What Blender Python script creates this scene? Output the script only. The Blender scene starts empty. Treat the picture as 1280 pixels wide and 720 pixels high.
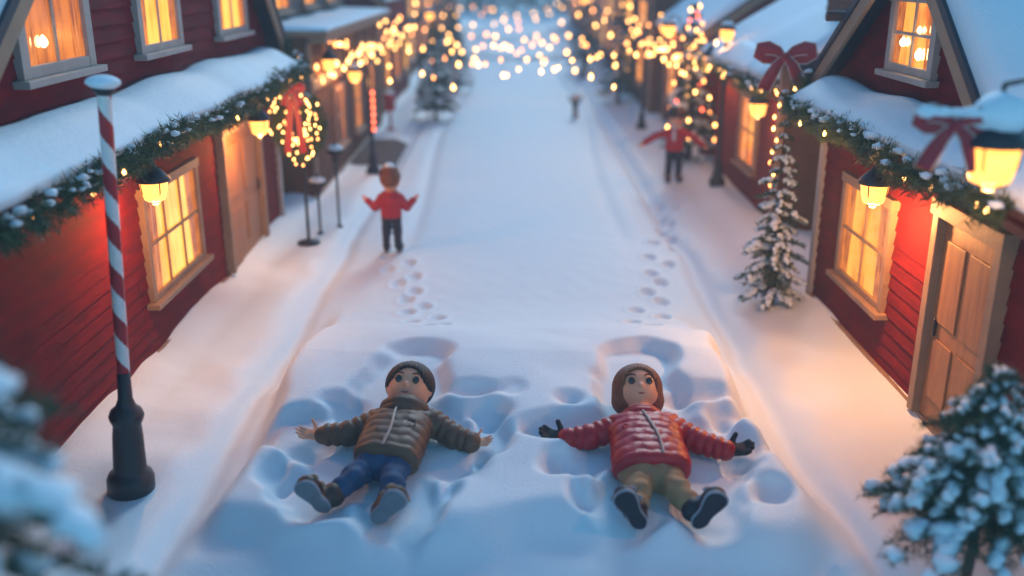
import bpy, math, random
import numpy as np
from mathutils import Vector, Matrix
random.seed(7); rng = np.random.default_rng(11)
scene = bpy.context.scene
col = scene.collection
F_PX, PITCH, CAM_H = 1200.0, math.atan(397/1200.0), 3.6
V = Vector

# ------------------------------------------------------------------ tagging
def tag(o, label=None, cat=None, group=None, kind=None):
    if label: o['label'] = label
    if cat: o['category'] = cat
    if group: o['group'] = group
    if kind: o['kind'] = kind
    return o
def empty(name, loc=(0,0,0), label=None, cat=None, group=None):
    o = bpy.data.objects.new(name, None); col.objects.link(o)
    o.empty_display_size = .1; o.location = loc
    return tag(o, label, cat, group)
def kids(o): return [c for c in bpy.data.objects if c.parent == o]
def copy_tree(o, parent=None):
    c = o.copy(); col.objects.link(c); c.parent = parent
    for ch in kids(o): copy_tree(ch, c)
    return c

# ------------------------------------------------------------------ materials
MATS = {}
def nodemat(name):
    m = bpy.data.materials.new(name); m.use_nodes = True
    nt = m.node_tree; nt.nodes.clear()
    out = nt.nodes.new('ShaderNodeOutputMaterial')
    MATS[name] = m
    return m, nt, out
def N(nt, t, **kw):
    n = nt.nodes.new(t)
    for k, v in kw.items():
        if k in n.inputs.keys(): n.inputs[k].default_value = v
        else: setattr(n, k, v)
    return n
def pbr(name, c1, c2=None, rough=.6, scale=6, bump=.2, bscale=None, stretch=(1,1,1), spec=.4, metal=0, detail=6, sub=0, subr=(.03,.03,.03), coat=0, sheen=0, bdist=.01):
    m, nt, out = nodemat(name); L = nt.links.new
    b = N(nt, 'ShaderNodeBsdfPrincipled'); L(b.outputs[0], out.inputs[0])
    b.inputs['Metallic'].default_value = metal
    b.inputs['Specular IOR Level'].default_value = spec
    b.inputs['Coat Weight'].default_value = coat
    b.inputs['Sheen Weight'].default_value = sheen
    if sub:
        b.inputs['Subsurface Weight'].default_value = sub
        b.inputs['Subsurface Radius'].default_value = subr
        b.inputs['Subsurface Scale'].default_value = 1.0
    tc = N(nt, 'ShaderNodeTexCoord'); mp = N(nt, 'ShaderNodeMapping'); mp.inputs['Scale'].default_value = stretch
    L(tc.outputs['Object'], mp.inputs['Vector'])
    nz = N(nt, 'ShaderNodeTexNoise', Scale=scale, Detail=detail, Roughness=.6); L(mp.outputs[0], nz.inputs['Vector'])
    rp = N(nt, 'ShaderNodeValToRGB')
    c2 = c2 or tuple(x*.7 for x in c1)
    rp.color_ramp.elements[0].color = (*c2, 1); rp.color_ramp.elements[1].color = (*c1, 1)
    rp.color_ramp.elements[0].position = .3; rp.color_ramp.elements[1].position = .68
    L(nz.outputs[0], rp.inputs[0]); L(rp.outputs[0], b.inputs['Base Color'])
    mr = N(nt, 'ShaderNodeMapRange'); mr.inputs['To Min'].default_value = max(.02, rough-.12); mr.inputs['To Max'].default_value = min(1, rough+.12)
    L(nz.outputs[0], mr.inputs[0]); L(mr.outputs[0], b.inputs['Roughness'])
    if bump:
        n2 = N(nt, 'ShaderNodeTexNoise', Scale=bscale or scale*4, Detail=5); L(mp.outputs[0], n2.inputs['Vector'])
        bp = N(nt, 'ShaderNodeBump', Strength=bump, Distance=bdist); L(n2.outputs[0], bp.inputs['Height']); L(bp.outputs[0], b.inputs['Normal'])
    return m
def emit(name, c, strength, sample='NONE', base=.4):
    m, nt, out = nodemat(name)
    b = N(nt, 'ShaderNodeBsdfPrincipled', Roughness=.3); b.inputs['Base Color'].default_value = (base*c[0], base*c[1], base*c[2], 1)
    b.inputs['Emission Color'].default_value = (*c, 1); b.inputs['Emission Strength'].default_value = strength
    nt.links.new(b.outputs[0], out.inputs[0])
    m.cycles.emission_sampling = sample
    return m
def litpane(name, ca, cb, strength, scale=3.0):
    # a lit window: emission patterned like warm lamp light through hanging curtains
    m, nt, out = nodemat(name); L = nt.links.new
    b = N(nt, 'ShaderNodeBsdfPrincipled', Roughness=.12); b.inputs['Base Color'].default_value = (.05, .03, .02, 1)
    tc = N(nt, 'ShaderNodeTexCoord'); mp = N(nt, 'ShaderNodeMapping'); mp.inputs['Scale'].default_value = (1, 1, .12)
    L(tc.outputs['Object'], mp.inputs['Vector'])
    n1 = N(nt, 'ShaderNodeTexNoise', Scale=scale*4, Detail=3); L(mp.outputs[0], n1.inputs['Vector'])
    n2 = N(nt, 'ShaderNodeTexNoise', Scale=scale*.6, Detail=2); L(tc.outputs['Object'], n2.inputs['Vector'])
    ad = N(nt, 'ShaderNodeMath', operation='ADD'); L(n1.outputs[0], ad.inputs[0]); L(n2.outputs[0], ad.inputs[1])
    rp = N(nt, 'ShaderNodeValToRGB'); e = rp.color_ramp.elements
    e[0].position = .74; e[0].color = (*ca, 1); e[1].position = 1.2; e[1].color = (*cb, 1)
    e[1].position = 1.05
    sc_ = N(nt, 'ShaderNodeMath', operation='MULTIPLY'); sc_.inputs[1].default_value = .95
    L(ad.outputs[0], sc_.inputs[0]); L(sc_.outputs[0], rp.inputs[0])
    L(rp.outputs[0], b.inputs['Emission Color']); b.inputs['Emission Strength'].default_value = strength
    L(b.outputs[0], out.inputs[0]); m.cycles.emission_sampling = 'FRONT'
    return m

def snowmat(name, base=(.75,.85,.92), grain=220., big=9., bs=.3):
    m, nt, out = nodemat(name); L = nt.links.new
    b = N(nt, 'ShaderNodeBsdfPrincipled', Roughness=.55); L(b.outputs[0], out.inputs[0])
    b.inputs['Specular IOR Level'].default_value = .35
    b.inputs['Base Color'].default_value = (*base, 1)
    b.inputs['Subsurface Weight'].default_value = .0
    b.inputs['Subsurface Radius'].default_value = (.035, .055, .08)
    b.inputs['Subsurface Scale'].default_value = .6
    tc = N(nt, 'ShaderNodeTexCoord')
    n1 = N(nt, 'ShaderNodeTexNoise', Scale=grain, Detail=3); L(tc.outputs['Object'], n1.inputs['Vector'])
    n2 = N(nt, 'ShaderNodeTexNoise', Scale=big, Detail=6, Roughness=.62); L(tc.outputs['Object'], n2.inputs['Vector'])
    b1 = N(nt, 'ShaderNodeBump', Strength=.6, Distance=.005); n3 = N(nt, 'ShaderNodeTexNoise', Scale=38, Detail=4, Roughness=.7); L(tc.outputs['Object'], n3.inputs['Vector']); b3 = N(nt, 'ShaderNodeBump', Strength=.38, Distance=.012); L(n3.outputs[0], b3.inputs['Height']); L(b3.outputs[0], b1.inputs['Normal']); L(n1.outputs[0], b1.inputs['Height'])
    b2 = N(nt, 'ShaderNodeBump', Strength=bs, Distance=.03); L(n2.outputs[0], b2.inputs['Height']); L(b1.outputs[0], b2.inputs['Normal'])
    L(b2.outputs[0], b.inputs['Normal'])
    return m
M_SNOW = snowmat('snow'); M_GROUND = snowmat('ground_snow', big=5., bs=.05)
M_RED = pbr('red_paint', (.19,.009,.012), (.095,.005,.008), .8, 2.2, .35, 30, (1,1,5), spec=.15)
M_RED2 = pbr('faded_red_paint', (.20,.028,.026), (.13,.018,.018), .8, 2.2, .35, 30, (1,1,5), spec=.15)
M_BROWN = pbr('brown_boards', (.16,.075,.045), (.09,.04,.025), .8, 3, .4, 26, (1,1,5), spec=.15)
M_TAN = pbr('tan_trim', (.33,.21,.135), (.24,.15,.10), .6, 4, .3, 30, (1,1,1))
M_CREAM = pbr('cream_trim', (.42,.36,.33), (.33,.28,.26), .55, 4, .25, 30)
M_DARKROOF = pbr('dark_roof_edge', (.03,.032,.045), (.02,.02,.03), .6, 8, .3)
M_DOORWOOD = pbr('door_wood', (.40,.19,.08), (.26,.11,.05), .5, 3, .4, 22, (6,6,.6))
M_DARKWOOD = pbr('dark_wood', (.10,.04,.03), (.06,.025,.02), .6, 3, .4, 22, (6,6,.6))
M_IRON = pbr('black_iron', (.016,.02,.028), (.01,.012,.018), .42, 20, .3, 60, metal=.0, spec=.5)
M_CANDYRED = pbr('candy_red', (.42,.02,.03), (.3,.015,.02), .35, 10, .1)
M_CANDYWHITE = pbr('candy_white', (.75,.73,.72), (.66,.64,.64), .4, 10, .1)
M_RIBBON = pbr('red_ribbon', (.38,.012,.025), (.28,.01,.02), .42, 14, .3, 120, sheen=.3)
M_RIBBONEDGE = pbr('ribbon_edge', (.7,.55,.5), (.6,.45,.4), .45, 10, .1)
M_NEEDLE = pbr('fir_needles', (.055,.105,.05), (.025,.06,.035), .55, 9, 0)
M_NEEDLE2 = pbr('garland_needles', (.075,.12,.045), (.03,.065,.03), .5, 7, 0)
M_BARK = pbr('bark', (.09,.055,.035), (.05,.03,.02), .85, 12, .8)
M_BULB = emit('warm_bulb', (1,.46,.12), 9)
M_BULBA = emit('amber_bulb', (1,.34,.09), 7)
M_BULBR = emit('red_bulb', (1,.12,.05), 5)
M_LAMPGLASS = emit('lamp_glass', (1,.36,.065), 2.4, 'FRONT')
M_CANDLE = emit('candle_flame', (1,.68,.3), 14)
M_PANE = litpane('amber_window_light', (.62,.12,.012), (1,.36,.055), .95)
M_CURTAIN = litpane('glowing_curtain', (.30,.06,.01), (.62,.17,.03), .8, 8.)  # cloth glows by emission, standing in for lamplight shining through it
M_PANE3 = litpane('dim_orange_window_light', (.34,.065,.008), (.75,.20,.03), .75)
M_PANE2 = litpane('yellow_window_light', (.95,.30,.03), (1,.46,.075), 1.15)
M_MAT = pbr('door_mat', (.10,.06,.055), (.07,.045,.04), .95, 30, .8, 90)

# ------------------------------------------------------------------ mesh builder
def basis(d):
    d = V(d).normalized(); a = V((0,0,1)) if abs(d.z) < .9 else V((1,0,0))
    u = d.cross(a).normalized(); w = u.cross(d).normalized()
    return d, u, w
class MB:
    def __init__(s): s.v = []; s.f = []; s.m = []
    def add(s, vs, fs, mi=0):
        o = len(s.v); s.v += [tuple(p) for p in vs]
        s.f += [tuple(i+o for i in f) for f in fs]; s.m += [mi]*len(fs); return s
    def box(s, a, b, mi=0, bev=0):
        x0,y0,z0 = [min(a[i],b[i]) for i in range(3)]; x1,y1,z1 = [max(a[i],b[i]) for i in range(3)]
        vs = [(x0,y0,z0),(x1,y0,z0),(x1,y1,z0),(x0,y1,z0),(x0,y0,z1),(x1,y0,z1),(x1,y1,z1),(x0,y1,z1)]
        return s.add(vs, [(0,3,2,1),(4,5,6,7),(0,1,5,4),(1,2,6,5),(2,3,7,6),(3,0,4,7)], mi)
    def bar(s, p0, p1, w, h, mi=0, up=(0,0,1)):
        # beam from p0 to p1 with width w (sideways) and height h (towards up)
        p0, p1 = V(p0), V(p1); d = (p1-p0).normalized(); u = V(up); sd = d.cross(u).normalized(); u = sd.cross(d).normalized()
        vs = []
        for p in (p0, p1):
            for a, b in ((-1,-1),(1,-1),(1,1),(-1,1)): vs.append(p + sd*a*w/2 + u*b*h/2)
        return s.add(vs, [(0,1,2,3),(7,6,5,4),(0,4,5,1),(1,5,6,2),(2,6,7,3),(3,7,4,0)], mi)
    def tube(s, pts, rs, n=10, mi=0, caps=True):
        pts = [V(p) for p in pts]
        if not hasattr(rs, '__len__'): rs = [rs]*len(pts)
        d, u, w = basis(pts[1]-pts[0]); vs = []
        for i, p in enumerate(pts):
            t = (pts[min(i+1, len(pts)-1)] - pts[max(i-1, 0)]).normalized()
            u = (u - t*u.dot(t)).normalized(); w = t.cross(u)
            for k in range(n):
                a = 2*math.pi*k/n; vs.append(p + (u*math.cos(a) + w*math.sin(a))*rs[i])
        fs = [(i*n+k, i*n+(k+1)%n, (i+1)*n+(k+1)%n, (i+1)*n+k) for i in range(len(pts)-1) for k in range(n)]
        if caps: fs += [tuple(range(n))[::-1], tuple(range((len(pts)-1)*n, len(pts)*n))]
        return s.add(vs, fs, mi)
    def lathe(s, prof, c=(0,0,0), n=16, mi=0, stripe=None):
        c = V(c); vs = []
        for r, z in prof:
            for k in range(n):
                a = 2*math.pi*k/n; vs.append((c.x+r*math.cos(a), c.y+r*math.sin(a), c.z+z))
        m = len(prof); o = len(s.v)
        fs = [(i*n+k, i*n+(k+1)%n, (i+1)*n+(k+1)%n, (i+1)*n+k) for i in range(m-1) for k in range(n)]
        fs += [tuple(range(n))[::-1], tuple(range((m-1)*n, m*n))]
        s.add(vs, fs, mi)
        if stripe:
            base = len(s.m)-len(fs)
            for i in range(m-1):
                for k in range(n): s.m[base+i*n+k] = stripe(i, k)
        return s
    def poly(s, pts, N_, th, mi=0):
        # extruded flat polygon; pts ccw seen from N_; th thickness backwards
        n = len(pts); N_ = V(N_); vs = [V(p) for p in pts] + [V(p)-N_*th for p in pts]
        fs = [tuple(range(n)), tuple(range(2*n-1, n-1, -1))] + [(i, i+n, (i+1)%n+n, (i+1)%n) for i in range(n)]
        return s.add(vs, fs, mi)
    def build(s, name, mats, parent=None, smooth=False, bevel=0, label=None):
        me = bpy.data.meshes.new(name)
        off = V(parent['_o']) if parent is not None and '_o' in parent.keys() else V((0,0,0))
        me.from_pydata([tuple(V(p)-off) for p in s.v] if off.length else s.v, [], s.f)
        if not isinstance(mats, (list, tuple)): mats = [mats]
        for m in mats: me.materials.append(m)
        me.polygons.foreach_set('material_index', s.m)
        if smooth: me.polygons.foreach_set('use_smooth', [True]*len(s.f))
        o = bpy.data.objects.new(name, me); col.objects.link(o); o.parent = parent
        if off.length: o['_o'] = tuple(off)
        if bevel:
            b = o.modifiers.new('bevel', 'BEVEL'); b.width = bevel; b.segments = 2; b.limit_method = 'ANGLE'
        if label: o['label'] = label
        return o
def world_root(name, loc, label, cat, group=None):
    o = empty(name, loc, label, cat, group); o['_o'] = tuple(loc); return o
def raw(name, verts, faces, mats, parent=None, smooth=False, mi=None):
    off = np.array(parent['_o']) if parent is not None and '_o' in parent.keys() else np.zeros(3)
    me = bpy.data.meshes.new(name); verts = np.asarray(verts, dtype=np.float32)-off.astype(np.float32); faces = np.asarray(faces, dtype=np.int32)
    k = faces.shape[1]
    me.vertices.add(len(verts)); me.vertices.foreach_set('co', verts.ravel())
    me.loops.add(faces.size); me.loops.foreach_set('vertex_index', faces.ravel())
    me.polygons.add(len(faces)); me.polygons.foreach_set('loop_start', np.arange(0, faces.size, k, dtype=np.int32))
    if smooth: me.polygons.foreach_set('use_smooth', np.ones(len(faces), dtype=bool))
    if not isinstance(mats, (list, tuple)): mats = [mats]
    for m in mats: me.materials.append(m)
    if mi is not None: me.polygons.foreach_set('material_index', np.asarray(mi, dtype=np.int32))
    me.update(calc_edges=True); me.validate()
    o = bpy.data.objects.new(name, me); col.objects.link(o); o.parent = parent
    if off.any(): o['_o'] = tuple(float(x) for x in off)
    return o
def ico(sub=1):
    import bmesh
    bm = bmesh.new(); bmesh.ops.create_icosphere(bm, subdivisions=sub, radius=1)
    v = np.array([p.co[:] for p in bm.verts]); f = np.array([[q.index for q in p.verts] for p in bm.faces]); bm.free()
    return v, f
ICO1, ICO2, ICO3 = ico(1), ico(2), ico(3)
def vnoise(p, seed=0):
    # smooth value noise on (n,3) points
    p = np.asarray(p, dtype=np.float64); i = np.floor(p).astype(np.int64); f = p-i; f = f*f*(3-2*f)
    def h(a):
        n = (a[...,0]*374761393 + a[...,1]*668265263 + a[...,2]*2147483647 + seed*974634777) & 0xffffffff
        n = ((n ^ (n >> 13))*1274126177) & 0xffffffff
        return ((n ^ (n >> 16)) & 0xffff)/65535.0
    r = 0
    for dx in (0,1):
        for dy in (0,1):
            for dz in (0,1):
                w = (f[...,0] if dx else 1-f[...,0])*(f[...,1] if dy else 1-f[...,1])*(f[...,2] if dz else 1-f[...,2])
                r = r + w*h(i+np.array([dx,dy,dz]))
    return r*2-1
def blobs(centres, radii, mats=None, sub=1, noise=.18, frames=None):
    # many lumpy ellipsoids; returns verts, faces
    bv, bf = {1:ICO1, 2:ICO2, 3:ICO3}[sub]; n = len(centres)
    c = np.asarray(centres)[:,None,:]; r = np.asarray(radii, dtype=float)
    if r.ndim == 1: r = np.repeat(r[:,None], 3, 1)
    v = bv[None]*r[:,None,:]
    if noise: v = v*(1+noise*vnoise(bv[None]*1.7+c*7.3)[...,None])
    if frames is not None: v = np.einsum('nij,nkj->nki', np.asarray(frames), v)
    v = (v+c).reshape(-1,3); f = (bf[None]+(np.arange(n)*len(bv))[:,None,None]).reshape(-1,3)
    return v, f

# ------------------------------------------------------------------ surface nets over a distance field
def surface_nets(F, o, h):
    nx, ny, nz = F.shape; neg = F < 0
    acc = np.zeros((nx-1,ny-1,nz-1,3), np.float32); cnt = np.zeros((nx-1,ny-1,nz-1), np.float32)
    quads = []
    for ax in range(3):
        A = [slice(None)]*3; B = [slice(None)]*3; A[ax] = slice(0,-1); B[ax] = slice(1,None)
        a, b = F[tuple(A)], F[tuple(B)]; cr = neg[tuple(A)] != neg[tuple(B)]
        idx = np.argwhere(cr); t = a[cr]/(a[cr]-b[cr])
        pos = idx.astype(np.float32); pos[:,ax] += t
        o1, o2 = [k for k in range(3) if k != ax]
        ring = []
        for d1, d2 in ((-1,-1),(0,-1),(0,0),(-1,0)):
            c = idx.copy(); c[:,o1] += d1; c[:,o2] += d2
            ok = (c >= 0).all(1) & (c < np.array([nx-1,ny-1,nz-1])).all(1)
            np.add.at(acc, tuple(c[ok].T), pos[ok]); np.add.at(cnt, tuple(c[ok].T), 1)
            ring.append((c, ok))
        good = ring[0][1]&ring[1][1]&ring[2][1]&ring[3][1]
        R = np.stack([r[0][good] for r in ring], 1)
        flip = (a[cr][good] < 0) ^ (ax == 1)
        R[~flip] = R[~flip][:, ::-1]
        quads.append(R)
    act = cnt > 0; ids = -np.ones(act.shape, np.int64); ids[act] = np.arange(act.sum())
    verts = acc[act]/cnt[act][:,None]*h + np.array(o, np.float32)
    Q = np.concatenate(quads); Q = ids[Q[...,0], Q[...,1], Q[...,2]]
    return verts, Q
def grid(lo, hi, h):
    ax = [np.arange(lo[i], hi[i]+h, h, dtype=np.float32) for i in range(3)]
    return np.meshgrid(*ax, indexing='ij', sparse=False)
def smin(a, b, k):
    hh = np.clip(.5+.5*(b-a)/k, 0, 1); return b*(1-hh)+a*hh - k*hh*(1-hh)
def smax(a, b, k): return -smin(-a, -b, k)
def sd_cone(P, a, b, ra, rb, quilt=None):
    a = np.array(a, np.float32); b = np.array(b, np.float32); ab = b-a; L = float(np.linalg.norm(ab))
    px, py, pz = P[0]-a[0], P[1]-a[1], P[2]-a[2]
    t = np.clip((px*ab[0]+py*ab[1]+pz*ab[2])/(L*L), 0, 1)
    r = ra+(rb-ra)*t
    if quilt: r = r + quilt[1]*np.abs(np.sin(math.pi*t*L/quilt[0]+quilt[2]))**.7
    return np.sqrt((px-ab[0]*t)**2+(py-ab[1]*t)**2+(pz-ab[2]*t)**2)-r
def sd_ell(P, c, r, R=None):
    p = [P[i]-c[i] for i in range(3)]
    if R is not None: p = [R[0][j]*p[0]+R[1][j]*p[1]+R[2][j]*p[2] for j in range(3)]   # columns of R are the axes
    k0 = np.sqrt(sum((p[i]/r[i])**2 for i in range(3))); k1 = np.sqrt(sum((p[i]/(r[i]*r[i]))**2 for i in range(3)))
    return k0*(k0-1)/np.maximum(k1, 1e-6)
def frame3(x, y):
    x = V(x).normalized(); y = V(y); y = (y-x*y.dot(x)).normalized(); z = x.cross(y)
    return np.array([[x[i], y[i], z[i]] for i in range(3)])
def sdf_obj(name, fn, lo, hi, h, mat, parent):
    P = grid(lo, hi, h); F = fn(P); v, q = surface_nets(F, lo, h)
    return raw(name, v, q, mat, parent, True)
HAZE, SKY, SUN_EL, SUN_ROT, SUN_E, SUN_LAMP_EL, EXPO, APER = .0045, .14, 32, 12, .8, 32, .62, .09
# ------------------------------------------------------------------ where the lying figures rest: a gently sloping packed slab
TILT = math.radians(8.0); TT = math.tan(TILT)
def smooth(a, b, x):
    t = np.clip((x-a)/(b-a), 0, 1); return t*t*(3-2*t)
def plane_z(y): return .14 + TT*(y-5.95)
def site(px, py, up=0.0):
    # point of the sloping slab (raised by up) seen in that direction; used to survey the photograph
    d = V(((px-640)/F_PX, math.cos(PITCH)-(py-360)/F_PX*math.sin(PITCH), -math.sin(PITCH)-(py-360)/F_PX*math.cos(PITCH)))
    t = (.14+up/math.cos(TILT) - TT*5.95 - CAM_H)/(d.z - TT*d.y)
    return V((0,0,CAM_H)) + d*t
def cap2(x, y, a, b, ra, rb=None):
    rb = ra if rb is None else rb
    dx, dy = b[0]-a[0], b[1]-a[1]; t = np.clip(((x-a[0])*dx+(y-a[1])*dy)/(dx*dx+dy*dy), 0, 1)
    return np.hypot(x-a[0]-dx*t, y-a[1]-dy*t)-(ra+(rb-ra)*t)
W2 = lambda px, py: (lambda p: (p.x, p.y))(site(px, py))
FLOOR = [  # pressed-down snow: body, arm sweeps and leg sweeps of both angels (survey points)
    [((500,500),(478,585),.36,.33),((470,530),(372,548),.22,.20),((540,530),(612,560),.20,.22),((468,580),(400,622),.26,.3),((495,590),(500,645),.26,.3),((520,560),(575,590),.25,.22),((440,570),(400,580),.2,.12),((505,490),(520,455),.3,.25)],
    [((800,500),(812,590),.36,.33),((770,540),(680,548),.2,.18),((845,540),(935,566),.2,.2),((800,600),(780,645),.26,.28),((830,600),(885,645),.26,.28),((770,560),(735,592),.24,.2),((850,570),(900,600),.2,.2),((798,490),(800,455),.3,.3)]]
DIMPLES = [(430,512,34,13,.09),(345,600,26,17,.12),(378,574,18,13,.06),(400,556,20,12,.05),(610,526,30,13,.10),(590,499,34,9,.08),(600,577,16,14,.09),(562,622,14,16,.09),
           (392,692,40,13,.06),(712,512,26,14,.09),(697,592,20,16,.10),(722,628,14,20,.10),(916,528,36,12,.10),(868,502,46,11,.08),(928,584,26,12,.10),(962,622,28,15,.11),
           (560,690,70,10,.06),(690,694,40,9,.05),(850,702,46,12,.04),(640,500,18,10,.03)]
def ground_h(x, y):
    x, y = np.broadcast_arrays(np.asarray(x, float), np.asarray(y, float)); P = np.stack([x, y, x*0], -1)
    n1 = vnoise(P*.9, 3); n2 = vnoise(P*2.3, 5); n3 = vnoise(P*6.1, 9)
    near = 1-smooth(10, 20, y)
    nr = 1-smooth(8, 13, y); z = .025*n1+.004*n2*nr+.003*n3*nr
    ax = np.abs(x)
    z -= .11*(1-smooth(5.05, 5.45, y+.08*np.sin(x*2.2)))*smooth(-2, 3, y)*(1-smooth(2.0, 2.3, np.abs(x)))
    cw = 2.28 + .06*n1*near + .035*n2*near
    z += .05*smooth(2.3, 2.6, ax) + .03*n2*smooth(2.35, 2.6, ax)*near - .075*np.exp(-((ax-cw)/.11)**2)*(1-.5*smooth(12, 30, y)) + .12*smooth(3.0, 3.5, ax)*(1-smooth(3.6, 4.2, ax))
    z += .18*np.exp(-((ax-2.33)/.05)**2)*0
    # slab
    edge = 1.98 + .07*n2 + .05*n1 + .10*np.exp(-((y-5.9)/.5)**2)
    front = 5.40 + .08*np.sin(x*2.6+.9) + .03*np.sin(x*6.1) + .03*n2
    m = (1-smooth(-.2, .1, ax-edge))*smooth(-.14, .22, y-front)
    sl = plane_z(np.minimum(y, 7.7)); sl = sl*(1-smooth(7.7, 10.5, y))
    fl = np.full(x.shape, 9.0)
    for fig in FLOOR:
        for a, b, ra, rb in fig: fl = smin(fl, cap2(x, y, W2(*a), W2(*b), ra, rb), .10)
    wob = .045*n3+.05*n2
    rim = smooth(-.06, .07, fl+wob*1.2)*(1-smooth(7.9, 9.5, y))
    zs = sl + .115*rim + .012*n2*rim + .004*n3 + .02*np.sin(x*3.3+y*2)*rim
    for px, py, rx, ry, dp in DIMPLES:
        cx, cy = W2(px, py); sx = rx/F_PX*7.8; sy = ry/F_PX*7.8/.6
        q = np.sqrt(((x-cx)/sx)**2+((y-cy)/sy)**2)+.25*n3+.2*n2
        zs = zs - 1.2*dp*(1-smooth(.35, 1.15, q))
    z = z*(1-m) + (zs)*m
    z += .0*np.exp(-((y-5.2-.1*np.sin(x*1.7))/.14)**2)*(1-smooth(1.6, 2.2, ax))
    for (fx0, fy0, fx1, fy1, nst) in ((-1.55,12.2,-.75,8.7,13),(2.7,15.8,1.3,8.9,20)):
        for i in range(nst):
            t = i/(nst-1); cx = fx0+(fx1-fx0)*t+.11*(1 if i % 2 else -1)+.05*math.sin(i*2.3); cy = fy0+(fy1-fy0)*t
            z -= .055*np.exp(-(((x-cx)/.07)**2+((y-cy)/.13)**2)**1.5)-.012*np.exp(-((np.hypot((x-cx)/.11,(y-cy)/.19)-1)/.3)**2)
    # wheel-smoothed soft track lines further up the street
    z -= .03*np.exp(-((x+1.55+.12*np.sin(y*.35))/.12)**2)*smooth(12, 14, y)*(1-smooth(40, 60, y))
    z -= .03*np.exp(-((x-1.7-.15*np.sin(y*.3))/.12)**2)*smooth(12, 14, y)*(1-smooth(40, 60, y))
    return z
def build_ground():
    def axis(parts):
        out = [np.array([parts[0][0]])]
        for a, b, h in parts: out.append(np.linspace(a, b, max(1, int(round((b-a)/h)))+1)[1:])
        return np.concatenate(out)
    ys = axis([(-60,-4,7),(-4,2,.5),(2,4.6,.08),(4.6,8.4,.02),(8.4,16,.035),(16,30,.15),(30,80,.8),(80,500,30)])
    xr = axis([(0,2.5,.022),(2.5,3.8,.05),(3.8,8,.4),(8,500,30)]); xs = np.concatenate([-xr[:0:-1], xr])
    X, Y = np.meshgrid(xs, ys, indexing='ij'); Z = ground_h(X, Y)
    # settle the fresh snow: soften the relief where the sheet is finely divided
    ix = np.where(np.abs(xs) < 2.45)[0]; iy = np.where((ys > 4.7) & (ys < 8.35))[0]
    sub = Z[np.ix_(ix, iy)]; k = np.exp(-np.linspace(-2, 2, 9)**2/2*3.2); k /= k.sum()
    pad = np.pad(sub, 4, mode='edge'); pad = np.apply_along_axis(lambda r: np.convolve(r, k, 'valid'), 0, pad); pad = np.apply_along_axis(lambda r: np.convolve(r, k, 'valid'), 1, pad)
    wx = smooth(0, .12, 2.45-np.abs(xs[ix]))[:,None]; wy = (smooth(4.7, 4.9, ys[iy])*(1-smooth(8.15, 8.35, ys[iy])))[None]
    Z[np.ix_(ix, iy)] = sub*(1-wx*wy)+pad*wx*wy
    v = np.stack([X, Y, Z], -1).reshape(-1, 3); nx, ny = X.shape; i = np.arange(nx*ny).reshape(nx, ny)
    f = np.stack([i[:-1,:-1], i[1:,:-1], i[1:,1:], i[:-1,1:]], -1).reshape(-1, 4)
    g = raw('ground', v, f, M_GROUND, None, True); tag(g, kind='structure')
build_ground()
def gz(x, y): return float(ground_h(np.array([x]), np.array([y]))[0])

# ------------------------------------------------------------------ house kit
def pt(P, U, Nn, u, n, z): return (P[0]+U[0]*u+Nn[0]*n, P[1]+U[1]*u+Nn[1]*n, z)
def fbox(mb, W, u0, u1, n0, n1, z0, z1, mi=0):
    P, U, Nn = W; return mb.box(pt(P,U,Nn,u0,n0,z0), pt(P,U,Nn,u1,n1,z1), mi)
def siding(mb, W, prof, z0, z1, pitch=.13, lip=.022, mi=0):
    P, U, Nn = W; z = z0; k = 0
    while z < z1-1e-4:
        zt = min(z+pitch, z1); a0, b0 = prof(z); a1, b1 = prof(zt)
        if b0-a0 > .02:
            # board faces are cut into lengths with small irregularities so the courses do not look ruled
            L = b0-a0; cuts = [0]+sorted(((k*.37+j*.61) % 1) for j in range(int(L//2.6)))+[1]
            for c0, c1 in zip(cuts[:-1], cuts[1:]):
                g = .003 if c1 < 1 else 0; dl = random.uniform(-.003, .003)
                p = [pt(P,U,Nn,a0+L*c0,lip+dl,z), pt(P,U,Nn,a0+L*c1-g,lip+dl,z), pt(P,U,Nn,a1+(b1-a1)*c1-g,.004,zt), pt(P,U,Nn,a1+(b1-a1)*c0,.004,zt),
                     pt(P,U,Nn,a0+L*c0,0,z), pt(P,U,Nn,a0+L*c1-g,0,z)]
                mb.add(p, [(0,1,2,3),(4,5,1,0)], mi)
        z += pitch; k += 1
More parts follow.
